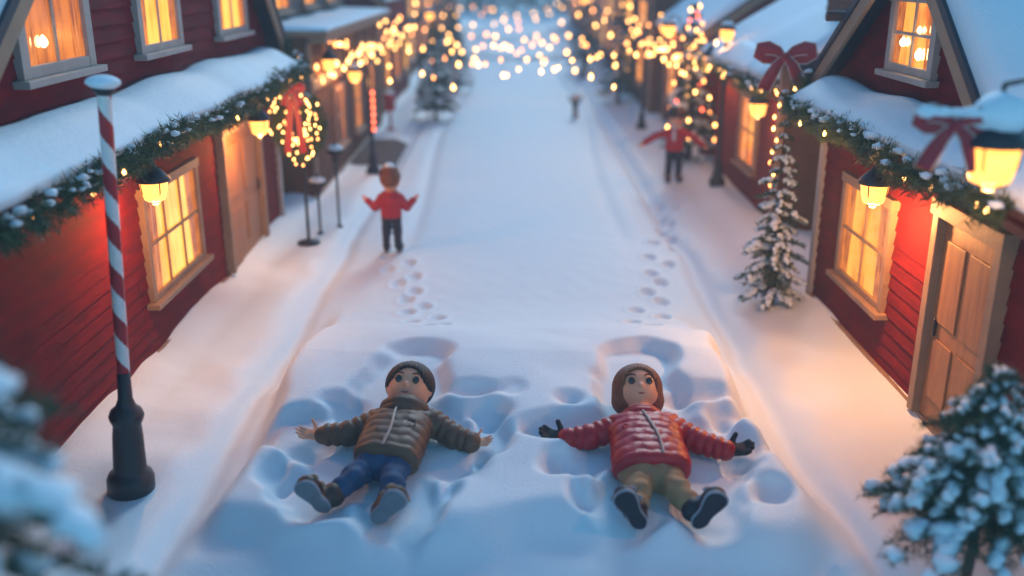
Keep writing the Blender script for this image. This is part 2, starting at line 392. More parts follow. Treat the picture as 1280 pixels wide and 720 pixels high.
def window(parent, W, u0, u1, z0, z1, cols=2, rows=2, pane=None, trim=None, sill=True, candles=(), cw=.075, dep=.07, label=None, z_cut=None):
    trim = trim or M_CREAM; pane = pane or M_PANE
    m = MB()
    fbox(m, W, u0, u0+cw, 0, dep, z0, z1); fbox(m, W, u1-cw, u1, 0, dep, z0, z1)
    fbox(m, W, u0-.02, u1+.02, 0, dep+.012, z1, z1+cw*1.15); fbox(m, W, u0+cw, u1-cw, 0, dep-.004, z0, z0+cw*.7)
    iu0, iu1, iz0, iz1 = u0+cw, u1-cw, z0+cw*.7, z1
    # sash
    for i in range(1, cols):
        u = iu0+(iu1-iu0)*i/cols; fbox(m, W, u-.014, u+.014, .028, .050, iz0, iz1)
    for j in range(1, rows):
        z = iz0+(iz1-iz0)*j/rows; fbox(m, W, iu0, iu1, .029, .052, z-.014, z+.014)
    w = m.build('window', trim, parent, bevel=.004, label=label)
    if sill:
        s = MB(); fbox(s, W, u0-.06, u1+.06, 0, dep+.06, z0-.055, z0-.001); s.build('sill', trim, w, bevel=.006)
    p = MB(); fbox(p, W, iu0, iu1, .004, .030, iz0, iz1); p.build('pane', pane, w)
    if iu1-iu0 > .5 and (parent.name.startswith('house') and W[0][1] == 0 and u1 < 24):
        for a0, a1 in ((iu0+.004, iu0+(iu1-iu0)*.2), (iu1-(iu1-iu0)*.2, iu1-.004)):
            c = MB(); nn_ = 13; vs = []
            for k in range(nn_):
                t = k/(nn_-1); g = .0345+.0025*math.sin(t*15)
                for zz, pull in ((iz1, 1.), ((iz0+iz1)/2, .95), (iz0, .86)):
                    vs.append(pt(*W, (a0+(a1-a0)*t*pull) if a0 < (iu0+iu1)/2 else (a1-(a1-a0)*(1-t)*pull), g, zz))
            c.add(vs, [(k*3+j, k*3+j+1, k*3+j+4, k*3+j+3) for k in range(nn_-1) for j in range(2)]); c.build('curtain', M_CURTAIN, w, True)
    for (u, z, r) in candles:
        c = MB(); q = pt(*W, u, .05, z); c.lathe([(r*.3,-r*1.3),(r*.9,-r*.6),(r,0),(r*.7,r*.8),(r*.15,r*1.6)], q, 10); c.build('candle', M_CANDLE, w, True)
    return w
def door(parent, W, u0, u1, z0, z1, leaf, trim, open_frac=0):
    m = MB(); cw = .1
    fbox(m, W, u0, u0+cw, 0, .11, z0, z1); fbox(m, W, u1-cw, u1, 0, .11, z0, z1); fbox(m, W, u0-.03, u1+.03, 0, .125, z1, z1+.13)
    d = m.build('door', trim, parent, bevel=.006)
    l = MB(); a, b = u0+cw, u1-cw; fbox(l, W, a, b, .004, .042, z0, z1)
    for k in range(2):
        ua = a+(b-a)*(.1+.45*k); ub = ua+(b-a)*.35
        for za, zb in ((.12,.42),(.50,.9)): fbox(l, W, ua, ub, .042, .058, z0+(z1-z0)*za, z0+(z1-z0)*zb)
    l.build('door_leaf', leaf, d, bevel=.008)
    h = MB(); q = V(pt(*W, b-.09, .06, z0+(z1-z0)*.47)); h.tube([q-V((0,0,.07)), q+V((0,0,.07))], .014, 8); h.build('handle', M_IRON, d, True)
    return d
def snow_strip(name, parent, pts_in, pts_out, th, seed, nseg=None, nprof=14, over=.05, mat=None, lump=.4):
    # a pillowy blanket of snow lying between an inner line (against the wall) and an outer line (the eave)
    a0, a1 = map(V, pts_in); b0, b1 = map(V, pts_out); L = (a1-a0).length; n = nseg or max(10, int(L/.07))
    vs = []; k = nprof
    for i in range(n+1):
        t = i/n; A = a0.lerp(a1, t); B = b0.lerp(b1, t); w = (B-A)
        end = min(1, math.sqrt(max(0, 1-((abs(t-.5)*2-1+.25/L*2)/(.25/L*2))**2))) if abs(t-.5)*2 > 1-.25/L*2 else 1
        s = t*L
        nn = float(vnoise(np.array([[s*1.1, seed*3.1, 0.]]), seed)[0]); n2 = float(vnoise(np.array([[s*3.1, seed*2.1, 5.]]), seed)[0])
        lob = .62+.38*math.sin(s*2*math.pi/1.9+seed+1.2*nn)
        T = th*1.12*(1-lump*.6+lump*.6*lob+.16*nn+.05*n2)*max(.06, end); O = over*(1+.8*nn+.5*n2)*lob + over*.2
        for j in range(k):
            q = j/(k-1)
            if q < .7:
                r = q/.7; p = A+w*(r*(1+O/max(.01,w.length)) - 0) ; hgt = T*(1-.35*r*r*r)*(.75+.25*math.sin(math.pi*min(1, r*1.2+.1))) 
                if r > .75: hgt *= math.sqrt(max(0, 1-((r-.75)/.25*.75)**2))
            else:
                r = (q-.7)/.3; p = A+w*(1+O/max(.01,w.length)*(1-r*r)); hgt = T*.5*(1-r)*.8 - .03*r
            vs.append(p+V((0,0,hgt+.004)))
    fs = [(i*k+j, (i+1)*k+j, (i+1)*k+j+1, i*k+j+1) for i in range(n) for j in range(k-1)]
    fs += [(i*k+k-1, (i+1)*k+k-1, (i+1)*k, i*k) for i in range(n)]
    fs += [tuple(range(k)), tuple(range(n*k, n*k+k))[::-1]]
    m = MB(); m.add(vs, fs)
    return m.build(name, mat or M_SNOW, parent, True)
def needles_at(base, direc, n_per, ln, wd, spread, seed):
    # bristles: n_per thin blades around every base point
    r = np.random.default_rng(seed); b = np.repeat(base, n_per, 0); d = np.repeat(direc, n_per, 0)
    d = d/np.linalg.norm(d, axis=1, keepdims=True); q = r.normal(size=d.shape); q -= d*(q*d).sum(1, keepdims=True); q /= np.linalg.norm(q, axis=1, keepdims=True)
    nd = d*(1-spread)+q*spread; nd /= np.linalg.norm(nd, axis=1, keepdims=True)
    side = np.cross(nd, r.normal(size=nd.shape)); side /= np.linalg.norm(side, axis=1, keepdims=True)
    L = ln*r.uniform(.65, 1.15, (len(b),1)); b = b + d*r.uniform(-.5, .5, (len(b),1))*ln
    v = np.stack([b-side*wd/2, b+side*wd/2, b+nd*L], 1).reshape(-1,3)
    return v, np.arange(len(v)).reshape(-1,3)
def garland(path, r, label, group, seed, dens=84, bulbs=10, bulbmat=None, ln=.085, snowy=.5, cat='garland'):
    P = [V(p) for p in path]; seg = [(P[i+1]-P[i]).length for i in range(len(P)-1)]; L = sum(seg)
    root = world_root('garland', P[0][:], label, cat, group); R = np.random.default_rng(seed)
    def at(t):
        s = t*L
        for i, g in enumerate(seg):
            if s <= g or i == len(seg)-1: return P[i].lerp(P[i+1], min(1, s/g)), (P[i+1]-P[i]).normalized()
            s -= g
    n = int(L*dens); B = []; D = []
    for i in range(n):
        p, d = at(R.uniform()); a = R.uniform(0, 2*math.pi); _, u, w = basis(d); o = u*math.cos(a)+w*math.sin(a)
        dr = (o*.9+d*R.uniform(-.9,.9)+V((0,0,-.25))).normalized(); rr = r*R.uniform(.55, 1.15)
        for k in range(4): B.append(p+dr*rr*(.2+.27*k)+V((0,0,.01))); D.append(dr)
    v, f = needles_at(np.array(B), np.array(D), 7, ln, .0095, .6, seed)
    fo = raw('foliage', v, f, M_NEEDLE2, root)
    cs = []; rs = []
    for i in range(int(L*26*snowy)):
        p, d = at(R.uniform()); o = V((R.normal(), R.normal(), abs(R.normal())+.25)).normalized()
        cs.append(p+o*r*R.uniform(.55,1.0)); q = R.uniform(.016,.042); rs.append((q*1.3, q*1.5, q*.75))
    if cs:
        v, f = blobs(cs, rs, sub=1, noise=.4); raw('snow', v, f, M_SNOW, fo, True)
    for i in range(bulbs):
        p, d = at((i+R.uniform(.2,.8))/bulbs); o = V((R.normal(), R.normal(), -.5)).normalized()
        bulb(root, p+o*r*.9, .017, bulbmat)
    return root
def bulb(parent, p, r, mat=None):
    m = MB(); off = V(p); m.lathe([(r*.15,-r*1.3),(r*.75,-r*.7),(r,0),(r*.8,r*.7),(r*.4,r*1.15),(r*.38,r*1.7)], off, 8)
    return m.build('bulb', mat or M_BULB, parent, True)
def point_light(loc, energy, c=(1,.41,.12), rad=.06):
    l = bpy.data.lights.new('warm_light', 'POINT'); l.energy = energy*1.35; l.color = c; l.shadow_soft_size = rad
    o = bpy.data.objects.new('warm_light', l); col.objects.link(o); o.location = loc; return o
def lantern(loc, sc, label, group=None, cat='lantern', hang=None, energy=20, snow=True, light_drop=.02):
    # bell lantern: dark cap, glowing tapering glass, finial; loc = centre of the glass; hang = point of the bracket on the wall
    x, y, z = loc; root = world_root('lantern', (x, y, z-.13*sc), label, cat, group)
    m = MB(); m.lathe([(.155*sc,.075*sc),(.16*sc,.095*sc),(.10*sc,.17*sc),(.045*sc,.22*sc),(.03*sc,.26*sc),(.012*sc,.28*sc),(.012*sc,.36*sc)], loc, 16)
    m.build('cap', M_IRON, root, True)
    g = MB(); g.lathe([(.06*sc,-.115*sc),(.095*sc,-.10*sc),(.118*sc,-.02*sc),(.13*sc,.074*sc)], loc, 16); g.build('glass', M_LAMPGLASS, root, True)
    fr = MB()
    for k in range(4):
        a = math.pi/4+k*math.pi/2; c, s_ = math.cos(a), math.sin(a)
        fr.tube([(x+c*.13*sc, y+s_*.13*sc, z+.08*sc),(x+c*.12*sc, y+s_*.12*sc, z-.02*sc),(x+c*.06*sc, y+s_*.06*sc, z-.12*sc)], .006*sc, 6)
    fr.lathe([(.02*sc,-.15*sc),(.06*sc,-.125*sc),(.05*sc,-.113*sc)], loc, 12)
    fr.build('frame', M_IRON, root, True)
    if hang:
        h = V(hang); top = V((x,y,z+.36*sc)); mid = V((x,y,h.z)) ; b = MB(); b.tube([top, mid+V((0,0,.0)), mid.lerp(h,.15)+V((0,0,.03)), h], .014, 8)
        b.lathe([(.05,-.04),(.05,.04)], h, 12); b.build('bracket', M_IRON, root, True)
    if snow:
        v, f = blobs([(x,y,z+.185*sc)], [(.115*sc,.115*sc,.06*sc)], sub=3, noise=.12); raw('snow_cap', v, f, M_SNOW, root, True)
    if energy: point_light((x, y, z-.16*sc-light_drop), energy)
    return root
def bow(loc, sc, facing, label, group=None, snow=False):
    # ribbon bow: two loops, knot and two tails, as folded strips with thickness
    loc = V(loc); fN = V(facing).normalized(); U = V((0,0,1)).cross(fN).normalized(); Z = V((0,0,1))
    root = world_root('ribbon_bow', loc[:], label, 'bow', group)
    def strip(name, pts, wds):
        for mi, (mat, grow, th) in enumerate(((M_RIBBON, 0, .012),)):
            vs = []
            for (a, b, c), w, in zip(pts, wds):
                p = loc+U*a*sc+Z*b*sc+fN*c*sc; vs.append((p, w*sc))
            m = MB(); A = []; 
            for i, (p, w) in enumerate(vs):
                t = (vs[min(i+1,len(vs)-1)][0]-vs[max(i-1,0)][0]).normalized(); sd = (t.cross(fN)).normalized()
                # ribbon lies across its path: half across, half turned outward so it catches light
                for e, nn in ((-1,.0),(-.5,.35),(0,.45),(.5,.35),(1,0)): A.append(p+sd*w*e/2+fN*nn*.05*sc+fN*.004)
                for e, nn in ((1,0),(-1,0)): A.append(p+sd*w*e/2-fN*(.016*sc))
            k = 7; n = len(vs); f = [(i*k+j, (i+1)*k+j, (i+1)*k+(j+1)%k, i*k+(j+1)%k) for i in range(n-1) for j in range(k)]
            f += [tuple(range(k))[::-1], tuple(range((n-1)*k, n*k))]
            m.add(A, f); o = m.build(name, mat, root, True)
            ed = MB()
            for e in (-1, 1):
                ed.tube([A[i*k+(0 if e < 0 else 4)]+fN*.003 for i in range(n)], .008*sc, 6)
            ed.build('edge', M_RIBBONEDGE, o, True)
    for s in (-1, 1):
        strip('loop', [(.02*s,.0,.0),(.12*s,.085,.05),(.27*s,.13,.07),(.37*s,.11,.06),(.39*s,.04,.04),(.30*s,-.02,.02),(.14*s,-.04,.0),(.02*s,0,0)], [.09,.15,.2,.22,.2,.17,.13,.08])
        strip('tail', [(.02*s,-.02,.03),(.11*s,-.12,.06),(.19*s,-.27,.04),(.26*s,-.42,.03),(.285*s,-.5,.02)], [.10,.15,.19,.20,.20])
    v, f = blobs([loc+fN*.05*sc], [(.07*sc,.07*sc,.075*sc)], sub=2, noise=.08); raw('knot', v, f, M_RIBBON, root, True)
    if snow:
        cs = [loc+U*a*sc+Z*(.15*sc)+fN*.02*sc for a in (-.3,-.15,0,.15,.3)]
        v, f = blobs(cs, [(.15*sc,.13*sc,.08*sc),(.12*sc,.12*sc,.06*sc),(.10*sc,.12*sc,.05*sc),(.13*sc,.12*sc,.07*sc),(.14*sc,.13*sc,.08*sc)], sub=2, noise=.2); raw('snow', v, f, M_SNOW, root, True)
    return root
def core_box(m, s, X, y0, y1, z0, z1, depth=4.2):
    m.box((X-s*.001, y0, z0), (X-s*depth, y1, z1))
def gable_house(s, X, y0, y1, wallz, gy0, gy1, gz0, gz1, apex, wallmat, trim, label, cat, lowX=None, depth=4.2, near_mat=None, roofsnow=.14, group=None, oh=.28, snowseed=1):
    """street-facing gable. s=+1: left side of the street (front faces +X). Gable feet at (gy0,gz0) and (gy1,gz1), peak apex=(y,z)."""
    root = world_root('house', (X, (y0+y1)/2, 0), label, cat, group)
    W = ((X, 0), (0, 1), (s, 0)); w = MB()
    lx = X if lowX is None else lowX; WL = ((lx, 0), (0, 1), (s, 0))
    siding(w, WL, lambda z: (y0, y1), .12, wallz)
    core_box(w, s, lx, y0, y1, -.3, wallz, depth)
    # upper gable wall
    ya, za = apex
    def prof(z):
        a = gy0 if z <= gz0 else gy0+(ya-gy0)*(z-gz0)/(za-gz0)
        b = gy1 if z <= gz1 else gy1+(ya-gy1)*(z-gz1)/(za-gz1)
        return (a, b)
    siding(w, W, prof, wallz, za-.01, .14)
    pl = [(X-s*.001, gy0, wallz), (X-s*.001, gy1, wallz), (X-s*.001, gy1, gz1), (X-s*.001, ya, za), (X-s*.001, gy0, gz0)]
    w.poly(pl if s > 0 else pl[::-1], (s,0,0), depth)
    # end walls facing up and down the street
    for yy, n in ((y0, -1), (y1, 1)):
        WE = ((lx, yy), (-s, 0), (0, n)); siding(w, WE, lambda z: (0, depth), .12, wallz)
    w.build('wall', wallmat, root)
    # roof slabs with their rake boards and snow
    for side, (gy, gzz) in ((-1, (gy0, gz0)), (1, (gy1, gz1))):
        d = V((0, gy-ya, gzz-za)); L = d.length; d.normalize(); n_ = V((0, -d.z*(-side) if False else 0, 0))
        nrm = V((0, abs(d.z)*side, abs(d.y))).normalized()
        foot = V((0, gy, gzz))+d*oh; top = V((0, ya, za))
        r = MB(); th = .07
        c = [V((X+s*.30,0,0))+top, V((X+s*.30,0,0))+foot, V((X-s*depth,0,0))+foot, V((X-s*depth,0,0))+top]
        vs = c+[p+nrm*th for p in c]; r.add(vs, [(0,1,2,3),(7,6,5,4),(0,4,5,1),(1,5,6,2),(2,6,7,3),(3,7,4,0)])
        ro = r.build('roof', M_DARKROOF, root)
        # rake trim board below the roof edge
        t = MB(); c = V((X+s*.26, 0, 0)); t.bar(c+top-nrm*.075, c+foot-nrm*.075, .045, .145, up=nrm[:]); t.build('rake_board', trim, ro, bevel=.006)
        # purlin end
        pb = MB(); q = foot.lerp(top, .42)+nrm*.1; pb.tube([(X+s*.12, q.y, q.z), (X+s*.44, q.y, q.z)], .05, 10); (side*s < 0) and pb.build('purlin_end', M_DARKWOOD, ro, True)
        # snow on the slope
        ns, nt_ = 34, 26; vv = []
        for i in range(ns+1):
            a = i/ns; xx = X+s*.27 - s*a*(depth+.27)
            for j in range(nt_+1):
                b = j/nt_; p = top.lerp(foot, b*.985)
                e = min(1, min(a, 1-a)*(depth)/.10)**.5 if True else 1; e2 = min(1, (1-b)*(L+oh)/.12)**.5
                hN = roofsnow*(1+.25*float(vnoise(np.array([[xx*1.3, p.y*1.3, p.z*1.3]]), snowseed)[0])+.1*float(vnoise(np.array([[xx*4., p.y*4., p.z]]), snowseed)[0]))*e*e2
                vv.append((xx, (p+nrm*(th+.003+hN)).y, (p+nrm*(th+.003+hN)).z))
        ff = [(i*(nt_+1)+j, (i+1)*(nt_+1)+j, (i+1)*(nt_+1)+j+1, i*(nt_+1)+j+1) for i in range(ns) for j in range(nt_)]
        sm = MB(); sm.add(vv, ff)
        so = sm.build('snow', M_SNOW, ro, True); so.modifiers.new('thick', 'SOLIDIFY').thickness = -.01*side*s
    return root, W, WL
def awning(root, s, X, y0, y1, zin, Xe, ze, seed, th=.2, trim=None):
    a = MB(); z_in = zin-th*.75
    pts = [(X-s*.01, y0, z_in-.06), (X-s*.01, y0, z_in), (Xe, y0, ze+.02), (Xe, y0, ze-.05)]
    vs = pts+[(p[0], y1, p[2]) for p in pts]
    a.add(vs, [(0,1,2,3),(7,6,5,4),(0,4,5,1),(1,5,6,2),(2,6,7,3),(3,7,4,0)])
    for k in range(int((y1-y0)/1.3)+1):
        y = y0+.15+k*1.3
        if y < y1: a.bar((X, y, z_in-.45), (Xe-s*.08*(-1 if s<0 else 1), y, ze-.075), .05, .05)
    aw = a.build('awning', trim or M_DARKWOOD, root)
    snow_strip('snow', aw, ((X-s*.005, y0, z_in), (X-s*.005, y1, z_in)), ((Xe, y0, ze+.02), (Xe, y1, ze+.02)), th, seed)
    return aw
def trim_box(root, W, specs, mat, name='trim'):
    for (u0, u1, n0, n1, z0, z1) in specs:
        m = MB(); fbox(m, W, u0, u1, n0, n1, z0, z1); m.build(name, mat, root, bevel=.006)

# ------------------------------------------------------------------ left red house
hA, WA, WAL = gable_house(1, -3.5, 3.6, 13.9, 2.45, 5.65, 13.95, 2.75, 2.72, (10.3, 6.3), M_RED, M_TAN,
    'dark red clapboard house with snowy garlanded awning, nearest on the left', 'house', lowX=-3.43)
awning(hA, 1, -3.47, 3.8, 13.75, 2.58, -2.95, 2.28, 2)
window(hA, WA, 6.88, 8.12, 2.86, 4.1, 2, 2, M_PANE3, candles=((7.28, 3.1, .03),), cw=.12)
window(hA, WA, 9.15, 10.35, 2.86, 3.95, 2, 2, M_PANE2, cw=.1)
window(hA, WA, 11.65, 12.95, 2.86, 3.95, 2, 2, M_PANE2, cw=.1)
window(hA, WAL, 8.55, 10.15, .62, 1.62, 3, 2, M_PANE2, M_TAN, cw=.08)
door(hA, WAL, 11.0, 12.75, .14, 1.78, M_DOORWOOD, M_TAN)
trim_box(hA, WAL, [(3.58, 13.93, 0, .05, -.1, .13)], M_TAN, 'base_board')
trim_box(hA, WAL, [(13.78, 13.93, .0, .055, .13, 2.4)], M_CREAM, 'corner_board')
GA = 'fir garlands hung along the awning edges'
garland([(-2.9, 4.0, 2.23), (-2.88, 6, 2.19), (-2.9, 8, 2.26), (-2.88, 10, 2.2), (-2.9, 12, 2.27), (-2.9, 13.6, 2.28), (-3.2, 13.95, 2.6)], .125, 'snow dusted fir garland with warm bulbs along the awning of the left red house', GA, 21, bulbs=15)
L1 = 'bell lanterns hanging from the houses'
lantern((-2.98, 11.35, 1.86), .88, 'glowing bell lantern hanging from garland beside the open door frame, left red house', L1, hang=(-3.4, 11.35, 2.14), energy=30, snow=False)
lantern((-3.0, 7.9, 1.86), .88, 'glowing bell lantern hanging under the middle of the left awning', L1, hang=(-3.4, 7.9, 2.14), energy=30, snow=False)

# ------------------------------------------------------------------ right red house
hB, WB, WBL = gable_house(-1, 3.5, 4.4, 10.35, 2.38, 6.62, 10.5, 2.62, 2.52, (8.3, 3.98), M_RED, M_TAN,
    'red clapboard house with a steep dark edged gable on the right, nearest on that side', 'house', lowX=3.4, oh=.12, snowseed=4, depth=5.5)
awning(hB, -1, 3.46, 5.35, 10.3, 2.5, 2.98, 2.26, 5, th=.24)
window(hB, WB, 8.02, 9.05, 2.74, 3.34, 2, 2, M_PANE, candles=((8.72, 3.0, .028), (8.35, 2.92, .034), (8.4, 3.12, .02)), cw=.1)
window(hB, WBL, 8.2, 9.5, .65, 1.6, 2, 2, M_PANE, M_TAN, cw=.08)
door(hB, WBL, 6.2, 7.3, .14, 1.8, M_DOORWOOD, M_TAN)
trim_box(hB, WBL, [(4.38, 10.37, 0, .06, -.1, .15)], M_TAN, 'base_board')
trim_box(hB, WBL, [(10.25, 10.38, .0, .055, .15, 2.3)], M_CREAM, 'corner_board')
garland([(3.2, 10.5, 2.5), (2.93, 10.3, 2.3), (2.9, 9.3, 2.2), (2.93, 8.2, 2.26), (2.9, 7.0, 2.18), (2.93, 5.5, 2.25)], .125, 'snow dusted fir garland with warm bulbs along the awning of the right red house', GA, 22, bulbs=13)
lantern((3.0, 7.8, 1.86), .88, 'glowing bell lantern hanging under the middle of the right awning', L1, hang=(3.4, 7.8, 2.14), energy=70, snow=False)
# stove pipe on the near roof slope
sp = MB(); sp.tube([(5.0, 7.05, 2.3), (5.0, 7.05, 3.25)], .1, 14); sp.lathe([(.17,-.05),(.17,.04),(.05,.13)], (5.0, 7.05, 3.3), 14); sp.build('stove_pipe', M_DARKROOF, hB, True)
# big near lantern on an iron arm, snow capped, with a bow
lantern((2.50, 4.95, 2.66), 1.05, 'large snow capped glowing lantern on an iron arm at the top right, nearest the viewer', None, hang=(3.42, 4.95, 3.05), energy=14)
v, f = blobs([(2.50, 4.95, 2.66+.24)], [(.145,.145,.11)], sub=3, noise=.15)
raw('snow', v, f, M_SNOW, [o for o in bpy.data.objects if o.name.startswith('lantern')][-1], True)
ps = MB(); ps.tube([(3.42, 4.95, 2.2), (3.42, 4.95, 3.1)], .035, 10); ps.build('arm_post', M_IRON, [o for o in bpy.data.objects if o.name.startswith('lantern')][-1], True)
bow((2.28, 4.95, 2.84), .46, (-.25,-1,.25), 'blurred red ribbon bow with snow on it beside the large near lantern', 'red ribbon bows', snow=True)
# ------------------------------------------------------------------ second houses
def plain_house(s, X, y0, y1, zt, wallmat, trim, label, wins=(), ledge=True, depth=4, ridge=None, group='houses further up the street', seed=1, band=None, doorat=None, roofmat=None, pitch=.15):
    root = world_root('house', (X, (y0+y1)/2, 0), label, 'house', group)
    W = ((X, 0), (0, 1), (s, 0)); w = MB(); siding(w, W, lambda z: (y0, y1), .1, zt, pitch); core_box(w, s, X, y0, y1, -.3, zt, depth)
    siding(w, ((X, y0), (-s, 0), (0, -1)), lambda z: (0, depth), .1, zt, pitch)
    if ridge:   # gable roof, ridge along the street: gable ends seen from the camera
        xm = X-s*depth/2
        w.poly([(X, y0, zt), (xm, y0, ridge), (X-s*depth, y0, zt)] if s < 0 else [(X-s*depth, y0, zt), (xm, y0, ridge), (X, y0, zt)], (0,-1,0), y1-y0) if False else None
        w.add([(X, y0, zt), (X-s*depth, y0, zt), (xm, y0, ridge), (X, y1, zt), (X-s*depth, y1, zt), (xm, y1, ridge)], [(0,1,2),(3,5,4)])
    w.build('wall', wallmat, root)
    for (u0, u1, z0, z1, c, r, p) in wins: window(root, W, u0, u1, z0, z1, c, r, p, trim, cw=.08)
    if doorat: door(root, W, doorat[0], doorat[1], .1, doorat[2], M_DOORWOOD, trim)
    trim_box(root, W, [(y0-.02, y1+.02, 0, .05, -.1, .11)], trim, 'base_board')
    trim_box(root, W, [(y0-.02, y0+.12, 0.0, .06, .112, zt-.01), (y1-.12, y1+.02, 0.0, .06, .112, zt-.01)], trim, 'corner_board')
    if band: trim_box(root, W, [(y0, y1, .0, .075, band, band+.18)], trim, 'cornice')
    if ridge:
        for sg in (1, -1):
            xa = X+s*.25 if sg > 0 else X-s*(depth+.25); zz = zt-(ridge-zt)*.25/(depth/2)
            m = MB(); t = .08
            m.add([(xa, y0-.2, zz), (xm, y0-.2, ridge), (xm, y1+.2, ridge), (xa, y1+.2, zz), (xa, y0-.2, zz+t), (xm, y0-.2, ridge+t), (xm, y1+.2, ridge+t), (xa, y1+.2, zz+t)],
                  [(0,3,2,1),(4,5,6,7),(0,1,5,4),(1,2,6,5),(2,3,7,6),(3,0,4,7)])
            ro = m.build('roof', M_DARKROOF, root)
            snow_strip('snow', ro, ((xm, y0-.18, ridge+t), (xm, y1+.18, ridge+t)), ((xa, y0-.18, zz+t), (xa, y1+.18, zz+t)), .2, seed+sg, over=.04, lump=.15)
            tb = MB(); tb.bar((xm, y0-.21, ridge-.05), (xa, y0-.21, zz-.05), .04, .14, up=(0,0,1)); tb.build('rake_board', trim, ro)
    else:
        m = MB(); m.box((X+s*.35, y0-.05, zt), (X-s*depth, y1+.05, zt+.09)); m.box((X+s*.30, y0-.02, zt-.1), (X-s*.0, y1+.02, zt-.001)); ro = m.build('roof', roofmat or trim, root, bevel=.01)
        snow_strip('snow', ro, ((X-s*depth*.9, y0, zt+.09), (X-s*depth*.9, y1, zt+.09)), ((X+s*.33, y0, zt+.09), (X+s*.33, y1, zt+.09)), .12, seed, over=.03, lump=.1)
    return root, W
# left brown shopfront: ledge with snow, tan cornice band, tall windows, set-back upper storey
lB, WlB = plain_house(1, -3.2, 15.3, 23.4, 2.62, M_BROWN, M_TAN, 'brown timber shopfront with snowy ledge and tan cornice, second building on the left',
    wins=((17.2,18.2,.55,1.55,2,2,M_DARKWOOD),(19.4,20.3,.5,1.6,2,2,M_PANE),(21.4,22.3,.5,1.6,2,2,M_PANE)), band=1.78, doorat=None, seed=8, group=None)
trim_box(lB, WlB, [(15.35+k*1.3, 15.43+k*1.3, .0, .05, 1.96, 2.5) for k in range(1, 6)], M_TAN, 'stud')
u = MB(); Wup = ((-3.9, 0), (0, 1), (1, 0)); siding(u, Wup, lambda z: (15.4, 23.2), 2.7, 5.2, .16); core_box(u, 1, -3.9, 15.4, 23.2, 2.6, 5.2, 3); siding(u, ((-3.9, 15.4), (-1, 0), (0, -1)), lambda z: (0, 3), 2.7, 5.2, .16); u.build('upper_wall', M_DARKWOOD, lB)
for k in range(3): window(lB, Wup, 16.2+k*2.3, 17.3+k*2.3, 2.95, 4.2, 2, 2, M_PANE, M_TAN, cw=.08)
# right second house: natural wood end, red street side, snow roof sloping, garlanded awning
rB = world_root('house', (3.75, 15, 0), 'low red and natural wood house with thick snow roof, second building on the right', 'house')
w = MB(); WrB = ((3.75, 0), (0, 1), (-1, 0)); siding(w, WrB, lambda z: (13.3, 17.6), .1, 2.3, .13); core_box(w, -1, 3.75, 13.32, 17.6, -.3, 2.3, 4); w.build('wall', M_RED2, rB)
w = MB(); WrE = ((3.75, 13.3), (1, 0), (0, -1)); siding(w, WrE, lambda z: (0, 4.5), .1, 2.3, .13); w.build('end_wall', M_BROWN, rB)
window(rB, WrB, 14.5, 15.7, .65, 1.7, 2, 2, M_PANE, M_TAN, cw=.09)
trim_box(rB, WrB, [(13.28, 17.62, 0, .05, -.1, .11)], M_TAN, 'base_board')
trim_box(rB, WrB, [(13.24, 13.38, .0, .06, .11, 2.2)], M_TAN, 'corner_board')
awning(rB, -1, 3.8, 12.9, 17.4, 2.45, 3.35, 2.2, 11, th=.24)
# snow roof rising behind the awning
m = MB(); m.add([(3.72,12.9,2.42),(8,12.9,4.6),(8,17.7,4.6),(3.72,17.7,2.42),(3.72,12.9,2.32),(8,12.9,4.5),(8,17.7,4.5),(3.72,17.7,2.32)], [(0,1,2,3),(7,6,5,4),(0,4,5,1),(1,5,6,2),(2,6,7,3),(3,7,4,0)])
ro = m.build('roof', M_DARKROOF, rB)
snow_strip('snow', ro, ((8,12.9,4.6),(8,17.7,4.6)), ((3.7,12.9,2.42),(3.7,17.7,2.42)), .24, 12, lump=.1)
m = MB(); m.box((4.45, 12.9, 2.95), (6.3, 14.1, 4.4)); dm = m.build('dormer', M_BROWN, rB)
m = MB(); siding(m, ((4.45, 12.9), (1, 0), (0, -1)), lambda z: (0, 1.85), 2.95, 4.4, .12); siding(m, ((4.45, 0), (0, 1), (-1, 0)), lambda z: (12.9, 14.1), 2.95, 4.4, .12); m.build('cladding', M_BROWN, dm)
m = MB(); m.tube([(4.25, 13.1, 3.05), (4.6, 13.1, 3.05)], .07, 10); m.build('beam_end', M_DARKROOF, dm, True)
garland([(3.7, 12.7, 2.3), (3.32, 12.75, 2.12), (3.28, 14, 2.08), (3.3, 15.6, 2.16), (3.3, 17.2, 2.1), (3.45, 17.6, 2.3)], .13, 'snow dusted fir garland on the awning of the second right house', GA, 23, dens=36, bulbs=16)
lantern((3.42, 13.45, 1.78), .95, 'glowing bell lantern under the garland of the second right house', L1, hang=(3.72, 13.45, 2.1), energy=9, snow=False)
lantern((3.35, 16.6, 2.15), .95, 'glowing bell lantern at the far end of the second right house awning', L1, hang=(3.72, 16.6, 2.5), energy=14, snow=False)
